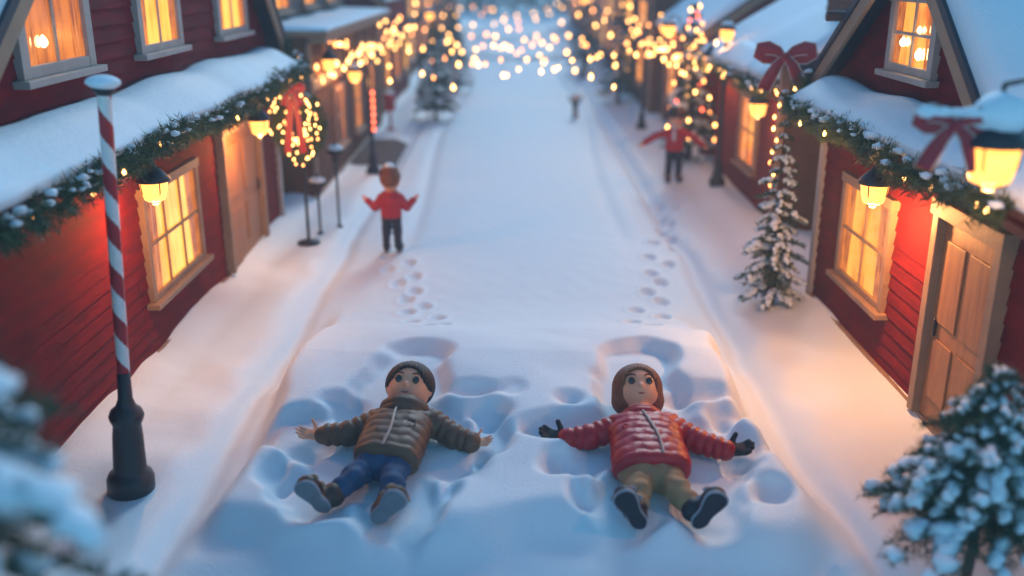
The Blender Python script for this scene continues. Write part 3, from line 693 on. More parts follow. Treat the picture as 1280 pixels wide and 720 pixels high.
# further houses, both sides
P1, P2 = M_PANE, M_PANE2
far = [(-1, 3.7, 18.9, 23.5, 2.5, M_RED2, M_TAN, 3.9, 'red gabled house with tan rake boards, third building on the right'),
       (1, -3.3, 24.4, 31, 3.0, M_RED2, M_TAN, 4.4, 'faded red house beyond the brown shopfront, third building on the left'),
       (-1, 3.5, 24.6, 31, 3.1, M_BROWN, M_TAN, 4.6, 'brown house in the haze, fourth building on the right'),
       (1, -3.5, 32.5, 40, 3.2, M_BROWN, M_CREAM, 4.8, 'brown house in the haze, fourth building on the left'),
       (-1, 3.7, 32.5, 41, 3.3, M_RED2, M_CREAM, 4.9, 'pale red house in the haze, fifth building on the right'),
       (1, -3.6, 42, 52, 3.4, M_RED2, M_TAN, 5.2, 'hazy red house, fifth building on the left'),
       (-1, 3.8, 43, 54, 3.4, M_BROWN, M_TAN, 5.2, 'hazy brown house, sixth building on the right'),
       (1, -3.8, 54, 68, 3.6, M_BROWN, M_TAN, 5.6, 'faint brown house, sixth building on the left'),
       (-1, 4.0, 56, 70, 3.6, M_RED2, M_TAN, 5.6, 'faint red house, seventh building on the right')]
for i, (s, X, y0, y1, zt, mt, tr, rz, lab) in enumerate(far):
    n = max(2, int((y1-y0)/2.2)); st = (y1-y0)/n
    wins = [(y0+st*(k+.28), y0+st*(k+.78), .7, 1.75, 2, 2, (P1 if (k+i) % 3 else P2)) for k in range(n)]
    if zt > 3: wins += [(y0+st*(k+.28), y0+st*(k+.78), 2.1, 2.85, 2, 2, (P2 if (k+i) % 2 else P1)) for k in range(n)]
    plain_house(s, X, y0, y1, zt, mt, tr, lab, wins, ridge=rz, seed=20+i, pitch=.18)
# one building closing the far end of the street
plain_house(1, -5.5, 92, 104, 4.2, M_BROWN, M_CREAM, 'very faint building closing the left of the far street', [], ridge=6.4, seed=51, depth=6)
plain_house(-1, 5.0, 90, 104, 4.2, M_RED2, M_CREAM, 'very faint building closing the right of the far street', [], ridge=6.4, seed=52, depth=6)

# ------------------------------------------------------------------ candy striped lamp post (foreground left)
def candy_post(x, y):
    z0 = gz(x, y)-.03
    root = world_root('striped_post', (x, y, z0), 'red and white candy striped post with snow cap and black iron base', 'post')
    b = MB(); b.lathe([(.155,0),(.165,.03),(.165,.12),(.15,.16),(.125,.18),(.115,.2),(.105,.45),(.095,.55),(.11,.58),(.12,.62),(.105,.66),(.07,.69),(.05,.75),(.045,.95)], (x,y,z0), 24)
    b.build('base', M_IRON, root, True)
    n = 56; prof = [(.043, .95+i*.01) for i in range(192)]
    s = MB(); c = V((x,y,z0)); vs = []; tw = 2*math.pi/.42*.0
    s.lathe(prof, c, n, 0, stripe=lambda i, k: int(((i*.01/.34)+k/n) % 1 > .5))
    s.build('pole', [M_CANDYWHITE, M_CANDYRED], root, True)
    m = MB(); m.lathe([(.04,2.85),(.06,2.87),(.07,2.89),(.07,2.91),(.04,2.92)], c, 20); m.build('cap', M_IRON, root, True)
    v, f = blobs([(x,y,z0+2.935)], [(.105,.105,.045)], sub=3, noise=.08); raw('snow_cap', v, f, M_SNOW, root, True)
PX, PY = -2.76, 6.15
candy_post(PX, PY)
cp = [o for o in bpy.data.objects if o.name.startswith('striped_post')][-1]; cp.rotation_euler = (0, math.radians(3.6), 0)

# ------------------------------------------------------------------ street lamps, wreath, small things
def street_lamp(x, y, h, label, group, arms=(0,), energy=9, lit=True, glass=1.0, bowred=False):
    z0 = gz(x, y)-.03; root = world_root('street_lamp', (x, y, z0), label, 'street lamp', group)
    b = MB(); b.lathe([(.13,0),(.135,.1),(.09,.16),(.07,.34),(.05,.4),(.038,.45),(.032,h-.25),(.045,h-.22),(.03,h-.18),(.03,h-.05)], (x,y,z0), 14); b.build('pole', M_IRON, root, True)
    for k, a in enumerate(arms):
        lx = x+a; lz = z0+h+.02 if a == 0 else z0+h-.18
        if a:
            m = MB(); m.tube([(x, y, z0+h-.35), (x+a*.4, y, z0+h+.05), (x+a*.85, y, z0+h+.1), (lx, y, lz+.16)], .014, 8); m.build('arm', M_IRON, root, True)
        c = (lx, y, lz); q = glass
        g = MB(); g.lathe([(.05*q,-.1*q),(.09*q,-.07*q),(.115*q,.02*q),(.11*q,.08*q)], c, 14); g.build('lamp_glass', M_LAMPGLASS if lit else M_IRON, root, True)
        t = MB(); t.lathe([(.14*q,.08*q),(.12*q,.12*q),(.05*q,.18*q),(.01*q,.25*q)], c, 14); t.build('lamp_cap', M_IRON, root, True)
        v, f = blobs([(lx,y,lz+.17*q)], [(.10*q,.10*q,.05*q)], sub=2, noise=.1); raw('snow_cap', v, f, M_SNOW, root, True)
        if lit and energy: point_light((lx, y, lz-.17*q), energy)
    if bowred:
        for k in range(6):
            bulb(root, (x+.05, y-.05, z0+.85+k*.13), .028, M_BULBR)
    return root
GL = 'iron street lamps along both kerbs'
street_lamp(-2.57, 17.6, 1.98, 'iron street lamp with glowing globe and red lights before the brown shopfront', GL, arms=(-.26,), energy=9, bowred=True)
lantern((-3.02, 16.2, 2.14), .9, 'glowing lantern under the snowy ledge of the brown shopfront', L1, hang=(-3.2, 16.2, 2.45), energy=9, snow=False)
street_lamp(3.45, 15.9, 2.45, 'iron street lamp close beside the second right house', GL, arms=(0,), energy=9)
street_lamp(3.05, 22.7, 2.5, 'slim iron street lamp right of centre with hazy snow behind', GL, arms=(.45,), energy=9)
street_lamp(2.45, 34, 2.6, 'distant iron street lamp on the right kerb, paler than the others', GL, arms=(0,), energy=0)
street_lamp(-2.7, 29, 2.5, 'distant iron street lamp on the left kerb behind the spruce', GL, arms=(.3,), energy=4)
street_lamp(3.25, 18.6, 2.62, 'street lamp above the decorated tree on the right', GL, arms=(-.3,), energy=9)
# small snow-capped garden lamps near the wreath
def garden_lamp(x, y, h, label):
    z0 = gz(x, y)-.03; root = world_root('garden_lamp', (x,y,z0), label, 'garden lamp', 'small garden lamps')
    m = MB(); m.lathe([(.05,0),(.05,.04),(.018,.06),(.018,h-.2),(.05,h-.18),(.05,h-.16)], (x,y,z0), 10); m.build('pole', M_IRON, root, True)
    m = MB(); m.lathe([(.05,h-.158),(.065,h-.06)], (x,y,z0), 10); m.build('housing', M_DARKWOOD, root, True)
    m = MB(); m.lathe([(.13,h-.06),(.12,h-.03),(.03,h+.03),(.01,h+.09)], (x,y,z0), 12); m.build('cap', M_IRON, root, True)
    v, f = blobs([(x,y,z0+h+.0)], [(.12,.12,.05)], sub=2, noise=.1); raw('snow_cap', v, f, M_SNOW, root, True)
garden_lamp(-2.52, 13.6, 1.18, 'small unlit garden lamp with snow cap right of the wreath')
garden_lamp(-2.72, 13.2, .8, 'short unlit garden lamp between the wreath and the taller one')
def wreath(c, rx, rz, label):
    x, y, z = c; root = world_root('wreath', (x, y, z-rz), label, 'wreath'); R = np.random.default_rng(5)
    B = []; D = []
    for i in range(2400):
        a = R.uniform(0, 2*math.pi); q = R.uniform(.3, 1); b = R.uniform(0, 2*math.pi); t = .13
        p = np.array([x+math.cos(a)*(rx*.72+t*math.cos(b)*q), y+t*math.sin(b)*q, z+math.sin(a)*(rz*.74+t*math.cos(b)*q)])
        d = np.array([math.cos(a)*math.cos(b)-math.sin(a)*.8, math.sin(b)-.3, math.sin(a)*math.cos(b)+math.cos(a)*.8]); B.append(p); D.append(d)
    v, f = needles_at(np.array(B), np.array(D), 9, .06, .007, .6, 6); fo = raw('foliage', v, f, M_NEEDLE2, root)
    m = MB(); m.tube([(x+math.cos(a)*rx*.72, y, z+math.sin(a)*rz*.74) for a in np.linspace(0, 2*math.pi, 40)], .035, 8); m.build('ring', M_BARK, fo, True)
    for i in range(92):
        a = i*2.399963; q = R.uniform(-.21, .10); bulb(root, (x+math.cos(a)*(rx*.80+q), y-.12-R.uniform(0,.03), z+math.sin(a)*(rz*.84+q*1.2)), .0125, M_BULB if i % 3 else M_BULBA)
    v, f = blobs([(x+math.cos(a)*(rx*.74+R.uniform(-.1,.12)), y-.02, z+math.sin(a)*(rz*.76)+.08) for a in R.uniform(.2, 2.9, 20)], [(.04,.04,.02)]*20, noise=.3); raw('snow', v, f, M_SNOW, fo, True)
wreath((-2.78, 12.55, 1.68), .33, .47, 'oval fir wreath thick with warm lights on an iron stand beside the left house')
m = MB(); st = world_root('wreath_stand', (-2.78, 12.62, 0), 'thin black iron stand carrying the wreath', 'stand')
m.lathe([(.16,0),(.15,.03),(.03,.06),(.022,.1),(.022,2.1),(.03,2.12)], (-2.78, 12.68, gz(-2.78,12.68)), 12); m.build('pole', M_IRON, st, True)
m = MB(); m.tube([(-2.78,12.68,2.08),(-2.78,12.6,2.1)], .012, 8); m.build('hook', M_IRON, st, True)
bow((-2.80, 12.36, 2.16), .40, (0,-1,.1), 'red ribbon bow with long tails hanging over the lit wreath', 'red ribbon bows')
m = MB(); n = 10
for s in (-1, 1): m.add([(-2.80+s*.03-.035, 12.37, 2.1), (-2.80+s*.03+.035, 12.37, 2.0), (-2.80+s*.10+.045, 12.36, 1.35), (-2.80+s*.10-.045, 12.36, 1.35), (-2.80+s*.03-.035, 12.39, 2.1), (-2.80+s*.03+.035, 12.39, 2.0), (-2.80+s*.10+.045, 12.38, 1.35), (-2.80+s*.10-.045, 12.38, 1.35)], [(0,3,2,1),(4,5,6,7),(0,1,5,4),(1,2,6,5),(2,3,7,6),(3,0,4,7)])
m.build('long_tail', M_RIBBON, [o for o in bpy.data.objects if o.name.startswith('ribbon_bow')][-1])
# wooden post with bow, right
z0 = gz(3.22, 11.0); pr = world_root('wooden_post', (3.06, 10.95, z0), 'slim tan wooden post topped by a red bow at the corner of the right house', 'post')
m = MB(); m.box((3.01, 10.9, z0-.05), (3.11, 11.0, 2.62)); m.build('shaft', M_TAN, pr, bevel=.008)
m = MB(); m.box((2.985, 10.875, 2.62), (3.135, 11.025, 2.67)); m.build('cap', M_DARKROOF, pr, bevel=.01)
for k in range(9): bulb(pr, (2.97+.03*math.sin(k*2), 10.86, 1.25+k*.13), .018, M_BULB if k % 2 else M_BULBA)
point_light((3.2, 11.9, 1.7), 18)  # added light without a fixture, warms the wood end wall behind the post
bow((2.99, 10.78, 2.70), .72, (-.1,-1,.12), 'large red ribbon bow with pale edges on top of the tan wooden post', 'red ribbon bows')
# door mat patch
mat_ = MB(); x0, x1, y0, y1 = -3.12, -2.28, 18.3, 21.0
nx = 10; ny = 20; vs = [(x0+(x1-x0)*i/nx, y0+(y1-y0)*j/ny, gz(x0+(x1-x0)*i/nx, y0+(y1-y0)*j/ny)+.03) for i in range(nx+1) for j in range(ny+1)]
mat_.add(vs, [(i*(ny+1)+j, (i+1)*(ny+1)+j, (i+1)*(ny+1)+j+1, i*(ny+1)+j+1) for i in range(nx) for j in range(ny)])
mo = mat_.build('door_mat', M_MAT); mo.modifiers.new('s', 'SOLIDIFY').thickness = .02
tag(mo, 'dark brown mat on the snowy pavement before the brown shopfront', 'mat')
# post box
x, y = -2.85, 22.6; z0 = gz(x,y); pb = world_root('post_box', (x,y,z0), 'small pale red post box on a stem beside the left spruce', 'post box')
m = MB(); m.lathe([(.1,0),(.1,.03),(.03,.06),(.03,.45)], (x,y,z0), 12); m.build('stem', M_CANDYRED, pb, True)
m = MB(); m.lathe([(.12,.45),(.13,.47),(.13,.72),(.14,.74),(.12,.8),(.05,.86)], (x,y,z0), 16); m.build('box', M_CANDYRED, pb, True)
m = MB(); m.box((x-.07,y-.145,z0+.63),(x+.07,y-.12,z0+.655)); m.build('slot', M_IRON, pb)
v, f = blobs([(x,y,z0+.86)], [(.12,.12,.05)], sub=2); raw('snow_cap', v, f, M_SNOW, pb, True)

# ------------------------------------------------------------------ string lights over the street
def string_light(a, b, sag, nb, label, r=.026, seed=1):
    a, b = V(a), V(b); R = random.Random(seed); root = world_root('string_light', tuple(a), label, 'string lights', 'light strings over the street')
    pts = []
    for i in range(41):
        t = i/40; p = a.lerp(b, t); p.z -= sag*4*t*(1-t); pts.append(p)
    m = MB(); m.tube(pts, .006, 5); m.build('cable', M_IRON, root, True)
    for i in range(nb):
        t = (i+.5+R.uniform(-.3,.3))/nb; p = a.lerp(b, t); drop = .035+abs(R.gauss(0,.24)); p.z -= sag*4*t*(1-t)+drop
        if drop > .12: m_ = MB(); m_.tube([p+V((0,0,.03)), p+V((0,0,drop))], .003, 4); m_.build('drop_wire', M_IRON, root)
        bulb(root, p, r*R.uniform(.75,1.15), M_BULBA if R.random() < .25 else M_BULB)
    return root
strings = [((-3.2,16.5,2.55),(3.4,15.0,2.75),.42,14),((-3.3,19,2.6),(3.7,18.5,2.7),.62,17),((-3.2,22,2.7),(3.7,20,2.6),.82,19),((-3.3,25,2.7),(3.7,23.2,2.8),.80,19),
           ((-3.3,27,2.5),(3.5,29,2.7),.85,20),((-3.3,32,2.8),(3.5,31,2.7),1.15,18),((-3.5,37,2.8),(3.7,35,2.9),1.1,12),((-3.5,41,3.0),(3.7,44,3.0),1.3,12),((-3.6,52,3.1),(3.8,50,3.1),1.5,12),
           ((-3.2,17,2.6),(-2.9,26,2.6),.45,18),((3.6,17.5,2.7),(3.3,27,2.6),.5,18),((3.6,20,2.2),(3.0,26,2.5),.35,8),((-3.2,19.5,2.3),(-2.8,29,2.5),.35,16),((-3.1,15.4,2.35),(-3.0,20.5,2.3),.25,12),((3.5,17.8,2.3),(2.7,23,2.5),.25,14)]
ords = ['nearest','second','third','fourth','fifth','sixth','seventh','eighth','farthest']
for i, (a, b, sg, nb) in enumerate(strings):
    lab = f'sagging string of warm bulbs across the street, {ords[i]} from the viewer' if i < 9 else ['string of warm bulbs running up the left house fronts','string of warm bulbs running up the right house fronts','lower string of bulbs on the right beside the decorated tree','lower string of bulbs on the left towards the far lamp','short string of bulbs under the tan cornice of the brown shopfront','short string of bulbs from the second right house towards the slim lamp'][i-9]
    string_light(a, b, sg, nb, lab, seed=i, r=.023+.0004*min(a[1], b[1]))
# ------------------------------------------------------------------ people
M_JRED = pbr('red_puffer_cloth', (.47,.008,.02), (.33,.005,.014), .42, 8, .25, 60, spec=.45)
M_JBROWN = pbr('brown_puffer_cloth', (.16,.08,.045), (.11,.055,.032), .52, 8, .25, 60)
M_KNIT = pbr('red_jumper_cloth', (.55,.02,.025), (.42,.015,.02), .8, 20, .5, 120)
M_JEANS = pbr('denim', (.03,.10,.21), (.016,.06,.14), .75, 14, .4, 160)
M_KHAKI = pbr('khaki_cloth', (.36,.23,.115), (.28,.18,.09), .75, 10, .35, 120)
M_DARKCLOTH = pbr('dark_cloth', (.03,.035,.05), (.02,.022,.03), .8, 12, .3, 100)
M_SKIN = pbr('skin', (.84,.40,.24), (.78,.34,.2), .45, 5, .08, 60, sub=.25, subr=(.03,.012,.006))
M_LIP = pbr('lip', (.45,.12,.09), (.4,.1,.08), .4, 8, 0)
M_EYE = pbr('eye_dark', (.012,.01,.012), (.01,.01,.01), .08, 8, 0, spec=.9)
M_BROW = pbr('brow', (.08,.035,.02), (.06,.03,.02), .7, 20, 0)
M_HAIR = pbr('auburn_hair', (.27,.085,.032), (.15,.045,.018), .42, 5, .5, 16, (9,9,1.2), bdist=.02)
M_HAIR2 = pbr('dark_brown_hair', (.05,.024,.014), (.03,.014,.009), .45, 5, .5, 16, (9,9,1.2), bdist=.02)
M_GLOVE = pbr('black_glove', (.014,.015,.02), (.01,.01,.014), .7, 20, .4, 120)
M_SHOEDK = pbr('navy_shoe', (.018,.02,.035), (.012,.013,.02), .55, 14, .25, 90)
M_SHOEBR = pbr('brown_shoe', (.07,.04,.028), (.04,.022,.016), .5, 14, .3, 90)
M_SOLEGREY = pbr('grey_rubber_sole', (.17,.20,.24), (.12,.15,.19), .7, 16, .4, 70)
M_SOLEDK = pbr('dark_rubber_sole', (.02,.022,.038), (.014,.016,.026), .7, 16, .4, 70)
M_SOLERIM = pbr('shoe_rim', (.3,.32,.37), (.22,.24,.3), .6, 16, .1)
M_ZIP = pbr('zip_tape', (.42,.36,.33), (.3,.26,.24), .4, 30, .2)
M_LEATHER = pbr('tan_strap', (.42,.26,.15), (.3,.18,.1), .5, 12, .2)
def figure(root, J, mats, h=.011, quilt=.088, quiltd=.013, fingers=True, gloves=None, zipc=None, collar='collar', hair='bob'):
    A = lambda k: np.array(J[k][:], float)
    hem, neck = A('hem'), A('neck'); ax = neck-hem; L = np.linalg.norm(ax); ax /= L
    wd = np.array(J.get('wd', (1,0,0)), float); wd -= ax*wd.dot(ax); wd /= np.linalg.norm(wd); dp = np.cross(wd, ax)
    HW, HD = J['hw'], J['hd']   # half widths / depths at hem, mid, chest, shoulder
    def tor(P, grow=0, q=True, lo=0., hi=1.):
        x, y, z = P[0]-hem[0], P[1]-hem[1], P[2]-hem[2]
        a = (x*ax[0]+y*ax[1]+z*ax[2])/L; w = x*wd[0]+y*wd[1]+z*wd[2]; d = x*dp[0]+y*dp[1]+z*dp[2]
        tc = np.clip(a, 0, 1); ks = (0,.35,.7,.9,1.0); hw = np.interp(tc, ks, HW+[HW[-1]*.62]) + grow; hd = np.interp(tc, ks, HD+[HD[-1]*.8]) + grow
        if q:
            s = (a*L+.35*w*w+.010*J.get('sc',1)*np.sin(w*23+a*3)+.006*J.get('sc',1)*np.sin(w*51+a*11+1))/quilt; f = np.abs(np.sin(math.pi*s))**.55*(.85+.2*np.sin(w*37+np.floor(s)*2.4)+.12*np.sin(w*83+np.floor(s)*5)); hw = hw+quiltd*(f-.6); hd = hd+quiltd*(f-.6)
        # superellipse section
        k = (np.abs(w/hw)**2.5+np.abs(d/hd)**2.5)**(1/2.5)
        side = (k-1)*np.minimum(hw, hd)
        cap = np.maximum(-a+lo, a-hi)*L
        return smax(side, cap, .07)
    arms = [('sh%d'%i, 'el%d'%i, 'wr%d'%i) for i in (0,1)]; legs = [('hip%d'%i, 'kn%d'%i, 'an%d'%i) for i in (0,1)]
    ar, lr = J['ar'], J['lr']
    def bounds(pts, m):
        p = np.array(pts); return (p.min(0)-m).tolist(), (p.max(0)+m).tolist()
    # jacket
    def jf(P):
        F = tor(P)
        for s, e, w_ in arms:
            q = (quilt*.75, quiltd*1.5, .4)
            c = smin(sd_cone(P, A(s), A(e), ar[0], ar[1], q), sd_cone(P, A(e), A(w_)*.94+A(e)*.06, ar[1], ar[2], q), .015); F = smin(F, c, .035)
        return F
    corners = [hem-wd*HW[0]-dp*HD[0], hem+wd*HW[0]+dp*HD[0], neck-dp*HD[3], neck+dp*HD[3]]
    lo, hi = bounds([A(k) for t in arms for k in t]+corners, .13); jk = sdf_obj('jacket', jf, lo, hi, h, mats['jacket'], root)
    # collar / hood: soft roll round the neck
    fw, up = np.array(J['fw'], float), np.array(J['hup'], float); hc = A('head'); rr = J['hr']
    fw /= np.linalg.norm(fw); up -= fw*up.dot(fw); up /= np.linalg.norm(up); rt = np.cross(up, fw); H = np.stack([rt, fw, up], 1)
    nk = neck*.90+(hc-up*rr*.95)*.10-up*rr*.12; m = MB(); cr = rr*.80
    N_ = ax*.5+up*.5; N_ /= np.linalg.norm(N_); u1 = rt-N_*rt.dot(N_); u1 /= np.linalg.norm(u1); u2 = np.cross(N_, u1)
    for k, (lv, sc_, tk) in enumerate(((-.02,1.06,.038),(.012,1.0,.032)) if collar == 'collar' else ((-.01,1.08,.05),(.035,1.14,.05),(.07,1.06,.04))):
        m.tube([V(nk+N_*lv+(u1*math.cos(a)+u2*math.sin(a)*.92)*cr*sc_) for a in np.linspace(0, 2*math.pi, 33)], [tk*(rr/.17)*(1+.05*math.sin(9*a)) for a in np.linspace(0, 2*math.pi, 33)], 10)
    m.build(collar, mats['jacket'], jk, True)
    if zipc is not None:   # zip tape riding on the front of the jacket, following the quilting
        z = MB(); pts = []
        for t in np.linspace(.02, .97, 40):
            off = zipc[0]+(zipc[1]-zipc[0])*t + .018*math.sin(t*5); lo_, hi_ = 0, .5; c = hem+ax*L*t+wd*off
            for _ in range(18):
                mid = (lo_+hi_)/2; p = c-dp*mid*J.get('front', -1)
                if float(tor([np.array([p[0]]), np.array([p[1]]), np.array([p[2]])])[0]) < 0: lo_ = mid
                else: hi_ = mid
            pts.append(c-dp*hi_*J.get('front', -1))
        for _ in range(14): pts = [(pts[max(i-1,0)]+pts[i]+pts[min(i+1,39)])/3 for i in range(40)]
        pts = [p_-dp*(-.008)*J.get('sc',1)*J.get('front',-1)*-1 for p_ in pts]
        z.tube([V(p) for p in pts], .0105*J.get('sc',1), 8); z.build('zip', M_ZIP, jk, True)
        # chest pocket
        t = .55; c = hem+ax*L*t+wd*J.get('pocket', .12)
        for _ in range(1):
            lo_, hi_ = 0, .5
            for _ in range(18):
                mid = (lo_+hi_)/2; p = c-dp*mid*J.get('front', -1)
                if float(tor([np.array([p[0]]), np.array([p[1]]), np.array([p[2]])])[0]) < 0: lo_ = mid
                else: hi_ = mid
        c = c-dp*(hi_-.0)*J.get('front', -1); pk = MB(); q = [V(c+wd*a*.035+ax*b*.035) for a, b in ((-1,1),(.9,1.1),(1,-.8),(-.2,-1.2),(-1,1))]
        pk.tube(q, .006, 6); pk.build('pocket', mats['jacket'], jk, True)
    # trousers
    def tf(P):
        F = None
        mid = (A('hip0')+A('hip1'))/2
        F = sd_ell(P, mid+ax*.03, (HW[0]*.86, HW[0]*.5, HD[0]*.8), np.stack([wd, ax, dp], 1))
        for a, b, c in legs:
            q = (.17, -.010, .9)
            g = smin(sd_cone(P, A(a), A(b), lr[0], lr[1], q), sd_cone(P, A(b), A(c), lr[1], lr[2]*1.02, (.105, -.008, .2)), .02); F = smin(F, g, .04)
        sc = J.get('sc',1)
        return F+.0045*sc*np.sin(P[1]*58+P[0]*21+3*np.sin(P[0]*17))+.003*sc*np.sin(P[1]*31-P[0]*47+P[2]*20)
    lo, hi = bounds([A(k) for t in legs for k in t]+[hem-wd*HW[0]-dp*HD[0]*.3, hem+wd*HW[0]+dp*HD[0]*.3], .13); sdf_obj('trousers', tf, lo, hi, h, mats['trousers'], root)
    # body: one continuous mesh: head, neck, trunk, limbs, hands
    hand = []
    for i in (0,1):
        w_, tp = A('wr%d'%i), A('tip%d'%i); D = tp-w_; HL = np.linalg.norm(D); D /= HL; pn = np.array(J['palm'][i], float); pn -= D*pn.dot(D); pn /= np.linalg.norm(pn); S = np.cross(D, pn)*J['thumb'][i]
        hand.append((w_, D, HL, pn, S))
    def hf(P, i, grow=0, web=0):
        w_, D, HL, pn, S = hand[i]; s = HL/.23; F = sd_ell(P, w_+D*.068*s, (.068*s+grow, .050*s+grow, .024*s+grow), np.stack([D, S, pn], 1))
        F = smin(F, sd_cone(P, w_-D*.05, w_+D*.03*s, .034*s+grow, .034*s+grow), .025)
        for k, (o, ln, an) in enumerate(((.036,.088,.16),(.013,.102,.05),(-.012,.096,-.06),(-.034,.074,-.2))):
            b = w_+D*(.112-.006*abs(k-1.3))*s+S*o*s; d1 = D*math.cos(an)+S*math.sin(an)*1.1+pn*.12; d1 /= np.linalg.norm(d1); d2 = d1+pn*(.45+.1*k); d2 /= np.linalg.norm(d2)
            k1 = b+d1*ln*.52*s; k2 = k1+d2*ln*.48*s; c = smin(sd_cone(P, b, k1, .0135*s+grow, .0125*s+grow), sd_cone(P, k1, k2, .0125*s+grow, .0105*s+grow), .004); F = smin(F, c, .007+web)
        b = w_+D*.045*s+S*.036*s; d1 = D*.45+S*.9+pn*.3; d1 /= np.linalg.norm(d1); d2 = D*.6+S*.7+pn*.5; d2 /= np.linalg.norm(d2)
        k1 = b+d1*.055*s; k2 = k1+d2*.048*s; c = smin(sd_cone(P, b, k1, .018*s+grow, .015*s+grow), sd_cone(P, k1, k2, .015*s+grow, .0125*s+grow), .006)
        return smin(F, c, .014)
    def faceF(P):
        F = sd_ell(P, hc, (rr*.96, rr*.94, rr*1.1), H)
        F = smin(F, sd_ell(P, hc-up*rr*.45+fw*rr*.12, (rr*.84, rr*.80, rr*.62), H), .05)      # cheeks and jaw
        F = smin(F, sd_ell(P, hc+fw*rr*.96-up*rr*.22, (rr*.10, rr*.15, rr*.12), H), .02)      # nose
        for s in (-1, 1):
            F = smin(F, sd_ell(P, hc+rt*s*rr*.99-up*rr*.1, (rr*.09, rr*.2, rr*.26), H), .015)  # ears
            F = smax(F, -sd_ell(P, hc+fw*rr*.98+rt*s*rr*.40+up*rr*.05, (rr*.19, rr*.10, rr*.15), H), .02)
        F = smax(F, -sd_ell(P, hc+fw*rr*.96-up*rr*.56, (rr*.2, rr*.07, rr*.022), H), .01)
        return F
    def bf(P):
        F = faceF(P); F = smin(F, sd_cone(P, hc-up*rr*.6, neck-ax*.03, rr*.46, rr*.5), .03)
        F = smin(F, tor(P, -.05*J.get('sc',1), False), .04)
        for (s, e, w_) in arms: F = smin(F, np.minimum(sd_cone(P, A(s), A(e), ar[0]*.6, ar[1]*.6), sd_cone(P, A(e), A(w_), ar[1]*.6, ar[2]*.55)), .02)
        for (a, b, c) in legs: F = smin(F, np.minimum(sd_cone(P, A(a), A(b), lr[0]*.7, lr[1]*.7), sd_cone(P, A(b), A(c), lr[1]*.7, lr[2]*.65)), .02)
        for i in (0,1): F = np.minimum(F, F*0+9) if False else smin(F, hf(P, i), .01)
        return F
    allp = [A(k) for t in arms+legs for k in t]+[A('tip0'), A('tip1'), hc-rr*1.3, hc+rr*1.3]
    lo, hi = bounds(allp, .12); hb = J.get('hb', h*.8); bd = sdf_obj('body', bf, lo, hi, hb, mats.get('skin', M_SKIN), root)
    # face pieces
    for s in (-1, 1):
        v, f = blobs([hc+fw*rr*.88+rt*s*rr*.40+up*rr*.05], [(rr*.155, rr*.10, rr*.175)], sub=3, noise=0, frames=[H]); raw('eye', v, f, M_EYE, bd, True)
        m = MB(); m.tube([V(hc+fw*rr*(.93-.06*abs(q)) + rt*s*rr*(.40+.2*q)+up*rr*(.36-.05*q*q-.02*q)) for q in (-1,-.5,0,.5,1)], [rr*.018, rr*.035, rr*.04, rr*.034, rr*.015], 8); m.build('eyebrow', M_BROW, bd, True)
    m = MB(); m.tube([V(hc+fw*rr*(.925-.05*q*q)+rt*rr*.21*q-up*rr*(.57-.035*q*q)) for q in (-1,-.6,-.2,.2,.6,1)], [rr*.012, rr*.036, rr*.044, rr*.044, rr*.036, rr*.012], 8); m.build('mouth', M_LIP, bd, True)
    # hair
    def hairF(P):
        F = sd_ell(P, hc-fw*rr*.10+up*rr*.12, (rr*1.15, rr*1.12, rr*1.14), H)
        face = sd_ell(P, hc+fw*rr*1.0-up*rr*.28, (rr*.80, rr*.75, rr*.98), H)
        if hair == 'bob':
            F = smin(F, sd_ell(P, hc-fw*rr*.2-up*rr*.5, (rr*1.2, rr*.85, rr*.85), H), .04)
        F = smax(F, -face, .03)
        if hair == 'bob': F = smax(F, -(P[0]-hc[0])*up[0]-(P[1]-hc[1])*up[1]-(P[2]-hc[2])*up[2]-rr*1.12, .04)
        else: F = smax(F, -((P[0]-hc[0])*(up*.8-fw*.45)[0]+(P[1]-hc[1])*(up*.8-fw*.45)[1]+(P[2]-hc[2])*(up*.8-fw*.45)[2])-rr*.25, .03)
        # locks
        x = (P[0]-hc[0])*rt[0]+(P[1]-hc[1])*rt[1]+(P[2]-hc[2])*rt[2]; y = (P[0]-hc[0])*fw[0]+(P[1]-hc[1])*fw[1]+(P[2]-hc[2])*fw[2]
        return F+.004*np.sin(np.arctan2(y, x)*34)*(rr/.17)
    sdf_obj('hair', hairF, (hc-rr*1.6).tolist(), (hc+rr*1.6).tolist(), h*.8, mats['hair'], root)
    if gloves:
        for i in (0,1):
            w_ = hand[i][0]; HL = hand[i][2]; D = hand[i][1]; c = w_+D*HL*.5; r_ = HL*.75
            gf = lambda P: smin(hf(P, i, .007, .010), sd_cone(P, w_-D*.03, w_+D*.02, .050*HL/.23, .046*HL/.23), .012)
            sdf_obj('glove', gf, (c-r_).tolist(), (c+r_).tolist(), .0075, gloves, root)
    # shoes
    for i in (0,1):
        if 'toe%d'%i not in J: continue
        toe, heel = A('toe%d'%i), A('heel%d'%i); T = toe-heel; SL = np.linalg.norm(T); T /= SL; n = np.array(J['soleN'][i], float); n -= T*n.dot(T); n /= np.linalg.norm(n); S = np.cross(T, n); c = (toe+heel)/2; R = np.stack([T, S, n], 1)
        Wd = J.get('shoeW', .088)
        def loc(P): return [sum((P[j]-c[j])*R[j][k] for j in range(3)) for k in range(3)]
        def outline(q, g=0):
            t = np.clip(q[0]/(SL/2), -1, 1); w_ = Wd*(.82+.18*t-.16*np.exp(-((t+.15)/.35)**2)); ex = np.maximum(np.abs(q[0])-(SL/2-Wd*.9), 0)
            return np.sqrt(ex**2+(q[1]/w_*Wd*.9)**2)-Wd*.9-g
        def sole(P, t0=-.016, t1=.012, g=0):
            q = loc(P); return smax(outline(q, g), np.maximum(t0-q[2], q[2]-t1), .008)
        an = A('an%d'%i)
